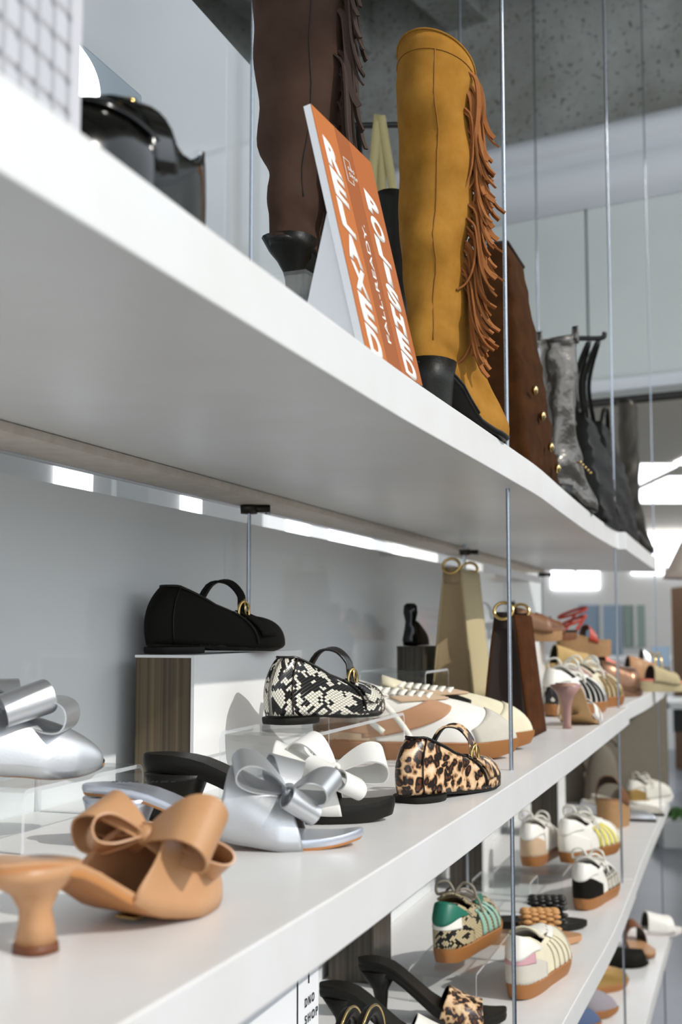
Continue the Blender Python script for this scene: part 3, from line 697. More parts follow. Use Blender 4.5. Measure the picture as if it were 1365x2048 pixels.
# ------------------------------------------------------------------ risers, plinths
def riser(label, x, y, yaw, length, width, h, th=.0038, grp='clear acrylic risers'):
    """bent acrylic sheet: profile along local x (0..length), swept over local y (0..width); near right corner at origin"""
    r = .010; o_ = []; i_ = []
    def arc(cx, cz, R, a0, a1): return [(cx+R*math.cos(a), cz+R*math.sin(a)) for a in np.linspace(a0, a1, 7)]
    outer = [(0, 0)]+arc(r, h-r, r, pi, pi/2)+arc(length-r, h-r, r, pi/2, 0)+[(length, 0)]
    inner = [(th, 0)]+arc(r, h-r, r-th, pi, pi/2)+arc(length-r, h-r, r-th, pi/2, 0)+[(length-th, 0)]
    n = len(outer); v = []
    for yy in (0, width):
        v += [(a, yy, b) for a, b in outer]+[(a, yy, b) for a, b in inner]
    f = []; fm = []
    for i in range(n-1):
        f += [(i, i+1, 2*n+i+1, 2*n+i), (n+i, 3*n+i, 3*n+i+1, n+i+1)]; fm += [0, 0]
        f += [(i, n+i, n+i+1, i+1), (2*n+i, 2*n+i+1, 3*n+i+1, 3*n+i)]; fm += [1, 1]
    for a in (0, n-1): f.append((a, 2*n+a, 3*n+a, n+a)); fm.append(1)
    me = mk('acrylic_riser', (v, f), ['acrylic', 'acrylic_edge'], None, smooth=False, fm=fm)
    me.location = (*((x, y)), 0) if False else (x, y, riser.z); me.rotation_euler = (0, 0, yaw)
    return setp(me, label, 'riser', grp)
def plinth(label, x, y, yaw, length, width, z, h, side='plinth_laminate', face='plinth_white', grp='display plinths'):
    """box with laminated ends: local x length, local y width; near corner at origin, width to the left"""
    t = thing('display_plinth', label, 'plinth', (x, y, z), yaw, grp)
    mk('core', boxg(.002, length-.002, .0, width, .001, h), side, t, smooth=False)
    mk('face_panel', boxg(0, length, -.004, 0, 0, h), face, t, smooth=False)
    mk('top_panel', boxg(-.001, length, -.004, width, h, h+.003), 'plinth_dark' if face == 'plinth_dark' else 'plinth_white', t, smooth=False)
    return t

# ================================================================== TOP SHELF
# printed card at the far left
t = thing('price_card', 'white printed card ruled in small boxes at the upper left', 'card', (-.137, .615, UP), math.atan2(-1, -.25))
mk('board', boxg(0, .26, -.0015, .0015, 0, .30), 'card_grey', t, smooth=False)
mk('print', boxg(.012, .26, .0016, .0022, .012, .29), 'flyer_print', t, smooth=False)
for i, (a, b) in enumerate(((.055, .092), (.055, .05))): mk('picture', boxg(.088, .12, .0023, .0027, b, b+.028), 'ink_brown', t, smooth=False)
# black patent loafers
def loafer(label, loc, yaw, L):
    t = thing('patent_loafer', label, 'shoe', loc, yaw, 'black patent loafers')
    la = Last(L, .037, .012, (.004, .60*L), [(0, .024), (.4, .028), (1, .022)], [(0, .080), (.12, .080), (.4, .058), (.75, .06), (1, .070)], .058)
    la.upper('upper', 'black_patent', t, 'black_patent'); la.insole('insole', 'black_leather', t, .004)
    la.sole('sole', 'black_rubber', t, 0, .016, .98, 1.05)
    la.patch('apron', 'black_patent', t, pi-1.1, pi+1.1, .55, .97, .002)
    s_ = mk('saddle_strap', grid(lambda u, w: np.array((.60*L+.024*(u-.5), -.034*math.cos(pi*w)*(1-.1*u), .032+.046*math.sin(pi*w)**.8-.006*(u-.5))), 6, 18), 'black_patent', t, solid=.003, off=1)
    mk('metal_bar', tube(cr([(.605*L, -.014, .0755), (.605*L, 0, .0785), (.605*L, .014, .0755)], 10), .0035, 8), 'gold', s_)
    mk('tongue', grid(lambda u, w: (.58*L-.05*u, .029*(2*w-1)*math.sqrt(max(.02, 1-.9*u**3)), .060+.016*math.sin(pi*.5*u)+.004-.020*(2*w-1)**2), 10, 10), 'black_patent', t, solid=.004, off=0)
    return t
loafer('glossy black patent loafer nearer the shelf edge', (-.100, .785, UP), RUN+pi+.0, .17)
loafer('glossy black patent loafer half hidden behind its mate', (-.190, .80, UP), RUN+pi+.0, .17)
# light sign on the wall
y_ = 1.43
t = thing('light_sign', 'glowing white ring sign on a blue grey wall panel', 'sign', (wall_x(y_)+.003, y_, 1.96), RUN)
mk('panel', boxg(-.5, .0, -.012, .0, -.37, .04), 'neon_panel', t, smooth=False, bev=.003)
mk('ring', tube([(-.20+.045*math.cos(q), -.03, -.028+.03*math.sin(q)) for q in np.linspace(0, 2*pi, 40, endpoint=False)], .0125, 10, closed=True), 'lamp_glow', t)
mk('bracket', tube([(-.20, -.012, 0), (-.20, -.03, .002)], .005, 6), 'steel', t)

# fringe strips
def fringe(t, base_pts, m, n_lay, length, seed, width=.006, out=(1, 0, 0), curl=.02, spread=.012, cdir=None):
    rg = np.random.RandomState(seed); out = np.array(out, float); side = np.cross(out, (0, 0, 1)); cd = np.array(cdir if cdir is not None else out, float)
    B = cr(base_pts, 60)
    for i in range(n_lay):
        p = B[min(60, int(60*i/n_lay))]+side*rg.uniform(-spread, spread)
        l = length*rg.uniform(.75, 1.15); c = curl*rg.uniform(.2, 1.6)*(1 if rg.rand() > .18 else -1); s = rg.uniform(-.4, .8)
        oo = out*rg.uniform(.5, 1.0)*.0075
        pts = cr([p-out*.002+np.array((0, 0, .004)), p+oo+np.array((0, 0, -.007)), p+oo*1.5+np.array((0, 0, -l*.35))+side*s*.004, p+oo*1.6+np.array((0, 0, -l*.68))+side*s*.006+cd*c*.15, p+oo*1.6+np.array((0, 0, -l*.9))+cd*c*.55, p+oo*1.6+np.array((0, 0, -l))+cd*c], 14); pts[:, 2] = np.maximum(pts[:, 2], .006)
        ta = rg.uniform(-1.0, 1.0)
        sd = side*math.cos(ta)+out*math.sin(ta)
        mk('fringe_strip', ribbon(pts, sd, width*rg.uniform(.8, 1.15), .0022), m, t, smooth=False)

# dark brown fringed boot on an acrylic box
BX = (-.066, 1.225); zbx = UP+.118
o = mk('acrylic_box', join(boxg(-.055, .20, -.06, .075, 0, .003), boxg(-.055, .20, -.06, .075, .113, .117), boxg(-.055, -.051, -.06, .075, .003, .113), boxg(.196, .20, -.06, .075, .003, .113)), ['acrylic'], None, smooth=False)
o.location = (*BX, UP); o.rotation_euler = (0, 0, 1.15); setp(o, 'clear acrylic box under the dark brown fringed boot', 'riser')
t, cols, la = boot('fringed_boot', 'tall dark brown suede boot with brown fringe and black kitten heel', (*BX, zbx), 1.15, .215, .56, 'dark_brown_suede', 'seam_dark', .055, 'black_leather', shaft=(.054, .052), top=(.058, .055), ankle=(.047, .043), wr=.0035, seed=3, grp='fringed boots')
mk('seam', tube([cols[39][q]*1.0 for q in range(14, 60, 2)], .0012, 5), 'seam_dark', t)
mk('zip_pull', boxg(-.012, .012, -.004, .0, .0, .006), 'steel', t, smooth=False).location = (.075, -.05, .004)
fringe(t, [cols[33][58], cols[33][50], cols[33][40], cols[33][28], cols[33][18]], 'fringe_brown', 48, .13, 5, .0065, out=(0, -1, 0), curl=.010, spread=.016, cdir=(.4, -.9, 0))
# orange easel sign
SB = np.array((.021, 1.0, UP)); SR = np.array((.0762, 1.135, UP))
ux = (SR-SB); SW = float(np.linalg.norm(ux)); ux /= SW; bk = np.array((-ux[1], ux[0], 0))
up_ = bk*.0515+np.array((0, 0, .224)); SHt = float(np.linalg.norm(up_)); up_ /= SHt; nn = np.cross(ux, up_)
MS = Matrix(((ux[0], up_[0], nn[0], SB[0]), (ux[1], up_[1], nn[1], SB[1]), (ux[2], up_[2], nn[2], SB[2]), (0, 0, 0, 1)))
t = thing('easel_sign', 'orange easel sign with tall white stacked lettering and white board edge', 'sign', tuple(SB), 0)
MSl = Matrix.Translation(-Vector(SB)) @ MS
def on_sign(name, vf, m, **kw):
    o = mk(name, vf, m, t, smooth=False, **kw); o.data.transform(MSl); return o
T0 = -.0065
on_sign('foam_board', boxg(0, SW, 0, SHt, T0, 0), 'card_white')
xs = [0, .36*SW, .60*SW, SW]
for i, mm in enumerate(('paper_orange_light', 'paper_orange_dark', 'paper_orange_mid')): on_sign('colour_band', boxg(xs[i]+.0002, xs[i+1]-.0002 if i < 2 else SW, 0, SHt, .0002, .0006), mm)
def glyph_col(word, xc, w, ytop, ybot):
    n = len(word); hh = (ytop-ybot)/n
    for i, ch in enumerate(word):
        wid = w*(.45 if ch == 'I' else 1)
        sh = Matrix.Shear('XY', 4, (0, 0)) if False else Matrix(((1, 0, 0, 0), (-.22, 1, 0, 0), (0, 0, 1, 0), (0, 0, 0, 1)))
        text_obj('lettering', ch, 1, 'ink_white', t, MSl @ Matrix.Translation((xc, ytop-hh*(i+.5), .0008)) @ sh, bold=.05, w=wid, h=hh*.93)
glyph_col('RELAXED', .185*SW, .205*SW, .885*SHt, .0)
glyph_col('POLISHED', .795*SW, .215*SW, .80*SHt, -.0)
text_obj('lettering', 'FALL-READY.', 1, 'ink_white', t, MSl @ Matrix.Translation((.485*SW, .36*SHt, .0008)) @ Matrix.Rotation(pi/2, 4, 'Z'), w=.50*SHt, h=.055*SW)
bx0, by0, bw, bh, lw = .395*SW, .775*SHt, .105*SW, .105*SHt, .0006
on_sign('logo_bracket', join(boxg(bx0, bx0+lw, by0, by0+bh, .0007, .001), boxg(bx0, bx0+bw, by0, by0+lw, .0007, .001), boxg(bx0, bx0+bw, by0+bh-lw, by0+bh, .0007, .001), boxg(bx0+bw-lw, bx0+bw, by0, by0+.006, .0007, .001), boxg(bx0+bw-lw, bx0+bw, by0+bh-.008, by0+bh, .0007, .001)), 'ink_white')
text_obj('lettering', 'D N O', 1, 'ink_white', t, MSl @ Matrix.Translation((bx0+.055*SW, by0+bh*.64, .0008)), bold=.015, w=.10*SW, align='LEFT')
text_obj('lettering', 'S H O P', 1, 'ink_white', t, MSl @ Matrix.Translation((bx0+.055*SW, by0+bh*.38, .0008)), bold=.015, w=.135*SW, align='LEFT')
on_sign('easel_back', ([(.045*SW, .02, T0), (.045*SW, .60*SHt, T0), (.045*SW, .012, T0-.062), (.06*SW, .02, T0), (.06*SW, .60*SHt, T0), (.06*SW, .012, T0-.062)], [(0, 1, 2), (3, 5, 4), (0, 3, 4, 1), (1, 4, 5, 2), (2, 5, 3, 0)]), 'card_white')
# mustard fringed boot
t, cols, la = boot('fringed_boot', 'mustard suede boot with long rust coloured fringe and dark block heel', (.082, 1.345, UP), .98, .215, .435, 'mustard_suede', 'seam', .065, 'black_leather', shaft=(.047, .043), top=(.052, .044), ankle=(.043, .036), wr=.005, seed=8, heel_kind='block', grp='fringed boots', rim_tilt=.022, lean=.006)
mk('seam', tube([cols[40][q]*1.0 for q in range(10, 60, 2)], .0010, 5), 'seam', t)
mk('heel_seat', tube([la.base(a)+np.array((0, 0, .004)) for a in np.linspace(-1.5, 1.5, 20)], .0022, 6), 'black_leather', t)
fringe(t, [cols[31][57], cols[31][50], cols[31][42], cols[31][32], cols[31][24], cols[31][20]], 'fringe_rust', 78, .092, 11, .0058, out=(.2, -.98, 0), curl=.016, spread=.013, cdir=(.6, -.8, 0))
# black boot behind, brown tote
boot('suede_boot', 'black suede boot half hidden between the orange sign and mustard boot', (.055, 1.57, UP), .98, .22, .33, 'black_soft', 'black_leather', .04, 'black_leather', shaft=(.045, .04), top=(.048, .042), wr=.003, seed=4)
boot('leather_boot', 'dark leather boot top peeking out behind the brown suede tote', (.265, 2.2, UP), 1.2, .2, .42, 'black_leather', 'black_leather', .05, 'black_leather', shaft=(.042, .038), top=(.036, .032), seed=5)
def tote(name, label, loc, yaw, l0, d0, h, l1, d1, sh, m, side_m, lean=0, belly=.012, soft=.004, grp=None, n=24):
    """bag: local x along the wide face, local -y faces the aisle; origin at near front bottom corner"""
    t = thing(name, label, 'bag', loc, yaw, grp); ph = rnd.uniform(0, 6)
    def fn(a, b):
        l = l0+(l1-l0)*b; d = d0+(d1-d0)*b; x0 = sh*b; y0 = lean*b
        q = a*4; k = int(q) % 4; r_ = q-int(q); cn = [(0, 0), (1, 0), (1, 1), (0, 1)]
        p = (cn[k][0]*(1-r_)+cn[(k+1) % 4][0]*r_, cn[k][1]*(1-r_)+cn[(k+1) % 4][1]*r_)
        x, y = x0+p[0]*l, y0+p[1]*d
        bul = belly*math.sin(pi*min(1, b*1.05))*math.sin(pi*r_)
        if k == 0: y -= bul
        elif k == 2: y += bul
        elif k == 1: x += bul*.35
        else: x -= bul*.3
        w = soft*math.sin(31*x+17*b*h*9+ph)*math.sin(5*b*pi)
        return (x+w*.3, y+w, h*b)
    mk('body', grid(fn, n*4//2, 18, cu=True, us=.8, vs=.4), m, t, solid=.003, off=-1)
    mk('base', polyg([(.002, .002), (l0-.002, .002), (l0-.002, d0-.002), (.002, d0-.002)], 0, .006), side_m, t, smooth=False)
    return t
bt = tote('suede_tote', 'large brown suede tote bag with gold studs behind the mustard boot', (.262, 1.70, UP), RUN, .31, .12, .365, .14, .03, .13, 'brown_suede', 'choc_dark', lean=.05, belly=.012)
mk('rim', tube([(.13, .05, .365), (.27, .05, .365), (.27, .08, .365), (.13, .08, .365)], .003, 6, closed=True), 'choc_dark', bt)
for i, (x, z) in enumerate(((.082, .122), (.122, .09), (.160, .048), (.2, .02))):
    mk('stud', ell(x, -.014+.05*z/.365-.0, z, .0075, .005, .0075), 'gold', bt)
# hook stands with hanging straps
def hook_stand(label, x, y, h, arm, yaw):
    t = thing('hook_stand', label, 'display stand', (x, y, UP), yaw, 'black hook stands')
    mk('foot', boxg(-.05, .05, -.04, .04, 0, .006), 'black_metal', t, smooth=False)
    mk('post', tube([(0, 0, .004), (0, 0, h)], .006, 8), 'black_metal', t)
    mk('arm', tube(cr([(-.01, 0, h), (arm*.5, 0, h), (arm, 0, h), (arm+.006, 0, h+.012)], 14), .0055, 8), 'black_metal', t)
    return t
hook_stand('black hook stand holding the beige ribbon bag', .03, 1.985, .612, .13, -.05)
t = thing('ribbon_bag', 'beige ribbon handled bag hanging behind the boots', 'bag', (.064, 1.97, UP), .25)
for dx, dy in ((-.024, -.01), (-.004, .0), (.008, .0), (.036, .0)):
    mk('ribbon_handle', ribbon(cr([(dx, dy, .40), (dx*.55, dy*.4, .52), (dx*.08, 0, .624)], 12), (1, .1, 0), .015, .0015), 'ribbon_beige', t)
mk('pouch', grid(lambda a, b: (.05*math.cos(2*pi*a)*(.75+.25*math.sin(pi*b)), .03*math.sin(2*pi*a)*(.6+.4*math.sin(pi*b)), .02+.40*b), 24, 10, cu=True), 'ribbon_beige', t, solid=.002)
# pewter boot, black totes on a hook, slim silver boot
t, cols, la = boot('western_boot', 'crinkled pewter metallic western boot beside the brown suede tote', (.398, 2.31, UP), .95, .185, .335, 'pewter', 'dark_metal', .035, 'black_leather', shaft=(.034, .034), top=(.04, .036), ankle=(.034, .032), wr=.005, seed=6, heel_kind='block', rim_tilt=-.012)
for a in (10, 32): mk('pull_tab', ribbon(cr([cols[a][57], cols[a][60]+np.array((0, 0, .018)), cols[a][60]+np.array((-.006, 0, -.01))], 10), (0, 1, 0) if a == 10 else (0, 1, 0), .012, .0015), 'pewter', t)
for q in range(5): mk('stud', ell(*(cols[31][16]+np.array((.012*q-.01, -.004, -.004*q))), .003, .003, .003, 8, 6), 'gold', t)
hook_stand('black hook stand carrying the black tote straps', .478, 2.60, .395, .085, -.1)
def black_tote(label, loc, l0, h, l1, sh, strap_top):
    t = tote('leather_tote', label, loc, RUN, l0, .10, h, l1, .02, sh, 'black_tote', 'black_tote', lean=.045, belly=.02, soft=.006, grp='black leather totes')
    for (xa, xb) in ((sh+.02, sh+l1-.02),):
        for yy in (.045, .065):
            p = strap_top+np.array((0, yy-.055, 0))
            mk('strap', ribbon(cr([(xa, yy, h-.01), ((xa+p[0])/2-.0, yy, (h+p[2])/2), p, ((xb+p[0])/2, yy, (h+p[2])/2), (xb, yy, h-.01)], 22), (0, 1, 0), .010, .002), 'black_leather', t)
    return t
black_tote('black leather tote hanging its thin strap from the hook stand', (.575, 2.64, UP), .27, .25, .19, .03, np.array((.0, .02, .40)))
t = tote('leather_tote', 'slouchy black leather tote at the far end of the top shelf', (.69, 2.985, UP+.001), RUN, .50, .12, .29, .20, .02, .04, 'black_tote', 'black_tote', lean=.05, belly=.02, soft=.007, grp='black leather totes')
mk('strap', ribbon(cr([(.06, .055, .28), (.10, .05, .33), (.16, .05, .33), (.22, .055, .28)], 14), (0, 1, 0), .012, .002), 'black_leather', t)
boot('slim_boot', 'slim silver metallic boot shaft rising behind the far black tote', (.865, 3.70, UP), 1.0, .19, .45, 'pewter', 'dark_metal', .05, 'black_leather', shaft=(.03, .03), top=(.028, .028), ankle=(.028, .028), seed=9)
# ================================================================== MIDDLE SHELF
riser.z = MID
riser('low clear acrylic riser under the silver bow mule', -.262, 1.024, RUN, .212, .115, .052)
riser('long clear acrylic riser under the snakeskin flat', -.031, 1.316, RUN, .365, .107, .072)
riser('clear acrylic riser behind the sneakers near the beige bag', .135, 1.98, RUN, .16, .11, .115)
plinth('white faced plinth with brown striped end under the black flat', -.168, 1.382, RUN, .345, .07, MID, .151)
plinth('dark striped plinth behind the snakeskin flat', .152, 2.30, RUN, .09, .05, MID, .147, 'plinth_dark', 'plinth_dark')
plinth('white plinth behind the silver bow mule at the left', -.338, 1.25, RUN, .12, .04, MID, .14, 'plinth_white')

# --- tan bow mule
L = .205
t, la, zi = heel_mule('bow_mule', 'tan leather bow mule with flared heel at the front', 'shoe', (-.177-.034*math.cos(1.02), .721-.034*math.sin(1.02), MID), 1.02, L, .047, 'tan_sole', 'tan_leather', .008, W=.034, grp='bow mules')
mk('heel', lathe_sq([(.037, .0115, .0115, .0045), (.037, .0095, .0095, .016), (.036, .0085, .009, .024), (.035, .0125, .013, .033), (.031, .027, .022, .043), (.030, .031, .026, .05)], 22), 'tan_leather', t)
mk('heel_tip', lathe_sq([(.037, .0125, .0125, 0), (.037, .012, .012, .0052)], 22), 'tan_dark', t)
fw = foot_w(L, .034)
vamp = arch_vamp('vamp', 'tan_leather', t, lambda w: L*(.44+.22*math.sin(pi*w)**1.1), lambda w: L*(1.0-.0*w), lambda s: max(.0005, fw(s)*1.03+.001), lambda s: zi(s)-.007, lambda s: .058*max(0, 1-max(0, (s/L-.5)/.505)**2.3)**.62, lining='tan_leather', nu=34, flat=.8)
mk('vamp_edge', tube([(L*(.44+.22*math.sin(pi*w)**1.1), -(fw(L*(.44+.22*math.sin(pi*w)**1.1))*1.03+.001)*math.copysign(abs(math.cos(pi*w))**.8, math.cos(pi*w)), zi(L*(.44+.22*math.sin(pi*w)**1.1))-.007+.058*max(0, 1-max(0, (.44+.22*math.sin(pi*w)**1.1-.5)/.505)**2.3)**.62*math.sin(pi*w)**.8) for w in np.linspace(0.01, .99, 30)], .0013, 6), 'tan_leather', t)
mk('logo_stud', boxg(L*.55, L*.62, -.008, .008, .0035, .0045), 'gold', t, smooth=False)
c = np.array((L*.64, .0, .052))
bow(t, 'tan_leather', c, [((.25, -1, .02), (-.75, -.1, 1), .060, .040, .05, .25), ((-.1, 1, .12), (-.35, 0, 1), .052, .038, .046, 0), ((.75, -.75, -.5), (.5, .3, 1), .068, .022, .042, .2), ((.35, 1, -.1), (.5, 0, .8), .05, .026, .036, 0), ((-.7, .6, .05), (.2, .3, 1), .042, .026, .034, 0)], .007, k=.84)

# --- silver slide with bow, black slide with white bow
def bow_slide(label, loc, yaw, L, sole_m, in_m, vm, bm, H=.042, edge='tan_sole', th=.009, logo=None, vs=(.50, .80)):
    t, la, zi = heel_mule('bow_slide', label, 'shoe', loc, yaw, L, H, edge, in_m, th, W=.037, grp='bow slides')
    la.sole('welt', sole_m, t, [(u, itp(la.zb, u)+th*.28) for u in np.linspace(0, 1, 40)], [(u, itp(la.zb, u)+th*.95) for u in np.linspace(0, 1, 40)], 1.01, 1.025)
    mk('heel', lathe_sq([(.03, .024, .024, 0), (.03, .025, .025, H*.4), (.032, .030, .028, H*.8), (.034, .034, .030, H*.96)]), sole_m, t)
    fw = foot_w(L, .037)
    arch_vamp('vamp', vm, t, lambda w: L*(vs[0]+.03*math.sin(pi*w)), lambda w: L*(vs[1]-.05*math.sin(pi*w)), lambda s: fw(s)*1.05+.001, lambda s: zi(s)-.009, lambda s: .060-.020*smooth(L*vs[0], L*vs[1], s), lining='dark_insole')
    return t, zi
t, zi = bow_slide('silver leather bow slide with silver insole beside the tan mule', (-.222, 1.075, MID), -.03, .24, 'silver_insole', 'silver_insole', 'silver', 'silver')
c = np.array((.178, -.006, .046))
bow(t, 'silver', c, [((-.8, -.35, .42), (.4, -.3, 1), .058, .028, .036, .1), ((.35, -.9, -.35), (.6, .2, 1), .042, .022, .034, 0), ((.85, -.35, .1), (.1, -.4, 1), .046, .026, .036, .15), ((-.2, .9, .3), (.3, 0, 1), .05, .03, .036, 0)], .007, k=.93)
text_obj('insole_logo', 'D N O  S H O P', 1, 'ink_black', t, Matrix.Translation((.052, 0, .0525)), w=.055, h=.008)
t, zi = bow_slide('black bow slide with a white leather bow beside the leopard flat', (-.192, 1.215, MID), -.04, .243, 'black_leather', 'black_leather', 'white_bow', 'white_bow', H=.046, edge='black_leather', th=.017)
c = np.array((.186, -.01, .048))
bow(t, 'white_bow', c, [((-.75, .25, .45), (.3, -.4, 1), .055, .034, .046, 0), ((.9, .1, .1), (-.1, -.5, 1), .06, .036, .046, .1), ((.5, -.75, -.45), (.6, 0, 1), .046, .024, .034, 0), ((-.4, -.8, .0), (.4, 0, 1), .045, .028, .034, 0)], .008, k=.84)

# --- silver bow mule on the low riser
L = .22
t, la, zi = heel_mule('bow_mule', 'silver metallic bow mule with black insole on the low riser', 'shoe', (-.410, 1.03, MID+.053), .5, L, .03, 'tan_sole', 'black_leather', .007, W=.037, grp='bow mules')
mk('heel', lathe_sq([(.036, .012, .012, 0), (.036, .011, .011, .012), (.034, .026, .022, .03)]), 'silver', t)
fw2 = foot_w(L, .037)
arch_vamp('vamp', 'silver', t, lambda w: L*(.40+.16*math.sin(pi*w)), lambda w: L, lambda s: max(.0005, fw2(s)*1.04+.001), lambda s: zi(s)-.006, lambda s: .056*max(0, 1-max(0, (s/L-.5)/.505)**2.4)**.6, lining='black_leather', nu=32, flat=.8)
c = np.array((L*.62, -.0, .056))
bow(t, 'silver', c, [((.1, -1, .25), (-.3, .1, 1), .05, .036, .05, .1), ((.85, -.5, -.1), (.1, -.1, 1), .058, .036, .052, .1), ((-.2, 1, .35), (0, 0, 1), .05, .04, .04, 0), ((-.8, -.3, .3), (.3, 0, 1), .045, .03, .03, 0)], .008, k=.92)

# --- mary jane flats
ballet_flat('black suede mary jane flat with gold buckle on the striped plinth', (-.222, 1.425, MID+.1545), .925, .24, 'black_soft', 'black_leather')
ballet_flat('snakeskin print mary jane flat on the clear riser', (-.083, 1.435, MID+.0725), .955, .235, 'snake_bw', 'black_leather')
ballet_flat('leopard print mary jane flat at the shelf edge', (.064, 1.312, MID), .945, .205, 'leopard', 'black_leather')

# --- sneakers behind
t = sneaker('white and tan retro sneaker with wavy tan stripe behind the leopard flat', (-.035, 1.775, MID), -.02, .285, 'white_leather', 'beige_suede', 'white_leather', 'tan_suede', 'grey_suede', stripe='wave', bow_l=False, laces=8)
for k_, p_ in enumerate(([(.09, -.022, .083), (.10, -.045, .075), (.125, -.052, .045), (.14, -.05, .018)], [(.10, -.02, .088), (.085, -.04, .09), (.075, -.05, .06), (.095, -.05, .04)])): mk('lace_end', ribbon(cr(p_, 14), (1, 0, .1), .008, .0018), 'lace', t)
sneaker('cream suede sneaker with black stripe beyond the tan striped one', (.005, 1.905, MID), -.02, .288, 'cream_suede', 'cream_suede', 'black_leather', 'black_leather', 'cream_suede', stripe='wave', bow_l=False, laces=8)

# --- bags
def ring_bag(label, loc, l0, d0, h, m, side_m, front_m):
    t = thing('ring_bag', label, 'bag', loc, RUN, 'small bags with gold rings')
    l1, d1 = l0*.94, d0*.42
    b0 = [(0, 0), (l0, 0), (l0, d0), (0, d0)]; b1 = [((l0-l1)/2, (d0-d1)/2), ((l0+l1)/2, (d0-d1)/2), ((l0+l1)/2, (d0+d1)/2), ((l0-l1)/2, (d0+d1)/2)]
    def face(i, j, bul=.006):
        def fn(a, b):
            p = np.array(b0[i])*(1-a)+np.array(b0[j])*a; q = np.array(b1[i])*(1-a)+np.array(b1[j])*a; r = p*(1-b)+q*b
            n = np.array((p*0+[np.array(b0[j])-np.array(b0[i])][0])); n = np.array((n[1], -n[0])); n = n/np.linalg.norm(n)
            r = r+n*bul*math.sin(pi*a)*math.sin(pi*b)
            return (r[0], r[1], h*b)
        return grid(fn, 10, 14)
    mk('front_panel', face(0, 1, .004), front_m, t, solid=.003); mk('back_panel', face(2, 3), m, t, solid=.003)
    mk('side_gusset', face(3, 0, -.010), side_m, t, solid=.003); mk('side_gusset', face(1, 2, -.010), side_m, t, solid=.003)
    mk('base', polyg(b0, 0, .004), side_m, t, smooth=False)
    mk('collar', polyg([(x, y) for x, y in b1], h-.004, h+.002), m, t, smooth=False)
    x = b1[0][0]+.002; y = d0/2
    for xx in (x, b1[1][0]-.002):
        tb = mk('ring_tab', ribbon(cr([(xx, y, h-.025), (xx-.003, y, h), (xx-.003, y, h+.006)], 8), (0, 1, 0), d1*.9, .003), side_m, t)
        mk('gold_ring', tube([(xx-.004+.004*math.sin(q), y+.016*math.cos(q), h+.008+.014*math.sin(q)) for q in np.linspace(0, 2*pi, 26, endpoint=False)], .003, 8, closed=True), 'gold', tb)
    return t
t = thing('display_block', 'low white block under the beige canvas bag', 'riser', (.243, 2.283, MID), RUN)
mk('shell', boxg(0, .18, -.002, .08, 0, .053), 'plinth_white', t, smooth=False)
ring_bag('tall beige canvas bag with gold rings behind the small brown bag', (.243, 2.285, MID+.054), .17, .078, .238, 'cream_canvas', 'beige_canvas', 'cream_canvas')
ring_bag('small brown suede bag with gold rings in front of the beige bag', (.312, 2.065, MID), .172, .08, .205, 'choc_suede', 'choc_dark', 'choc_suede')

# --- far half of the middle shelf
def strap_slide(name, label, loc, yaw, L, H, sole_m, in_m, vm, vs=(.48, .82), grp='open slides', W=.039, vh=.058, wedge=True, straps=1, edge=None):
    """flat or platform slide: solid sole of height H (heel) with one broad band or crossed straps"""
    t = thing(name, label, 'shoe', loc, yaw, grp)
    zt = [(0, H), (.35, H*.94), (.65, H*.72), (1, H*.7+.002)]
    la = Last(L, W, zt, (0, .1), .02, [(0, 0), (1, 0)], 0)
    la.sole('sole', sole_m, t, [(0, .001), (.05, 0), (.85, 0), (1, .004)], [(u, z-.003) for u, z in zt], .96, 1.0)
    la.sole('footbed', in_m, t, [(u, z-.003) for u, z in zt], [(u, z+.003) for u, z in zt], 1.0, 1.0)
    fw = foot_w(L, W); z_ = lambda s: itp(zt, s/L)
    if straps == 1:
        arch_vamp('strap', vm, t, lambda w: L*vs[0]+.006*math.sin(pi*w), lambda w: L*vs[1]-.008*math.sin(pi*w), lambda s: fw(s)*1.05+.002, lambda s: z_(s)-.006, lambda s: vh-.014*smooth(L*vs[0], L*vs[1], s), lining='dark_insole')
    else:
        for a, b in ((.42, .56), (.66, .80)):
            arch_vamp('strap', vm, t, lambda w: L*a+.01*math.sin(pi*w), lambda w: L*b+.01*math.sin(pi*w), lambda s: fw(s)*1.05+.002, lambda s: z_(s)-.006, lambda s: vh-.01, lining='dark_insole')
    return t
riser('clear acrylic riser under the straw platform slide', .515, 2.97, RUN, .17, .09, .06)
plinth('white display plinth under the brown wedge slides', .385, 2.66, RUN, .32, .06, MID, .15, 'plinth_white')
strap_slide('wedge_slide', 'brown broad strap wedge slide on the white plinth', (.345, 2.73, MID+.154), .12, .15, .035, 'cork', 'brown_leather', 'brown_leather', (.25, .8), vh=.05, W=.035, grp='wedge slides')
strap_slide('wedge_slide', 'dark lined brown wedge slide behind its mate on the plinth', (.41, 2.90, MID+.154), .12, .15, .03, 'cognac', 'black_leather', 'cognac', (.3, .75), vh=.045, W=.035, grp='wedge slides')
t = strap_slide('straw_slide', 'straw coloured raffia platform slide behind the nude heel', (.475, 3.05, MID+.061), .15, .17, .035, 'raffia', 'raffia', 'raffia', (.3, .85), vh=.055, W=.04, grp='wedge slides')
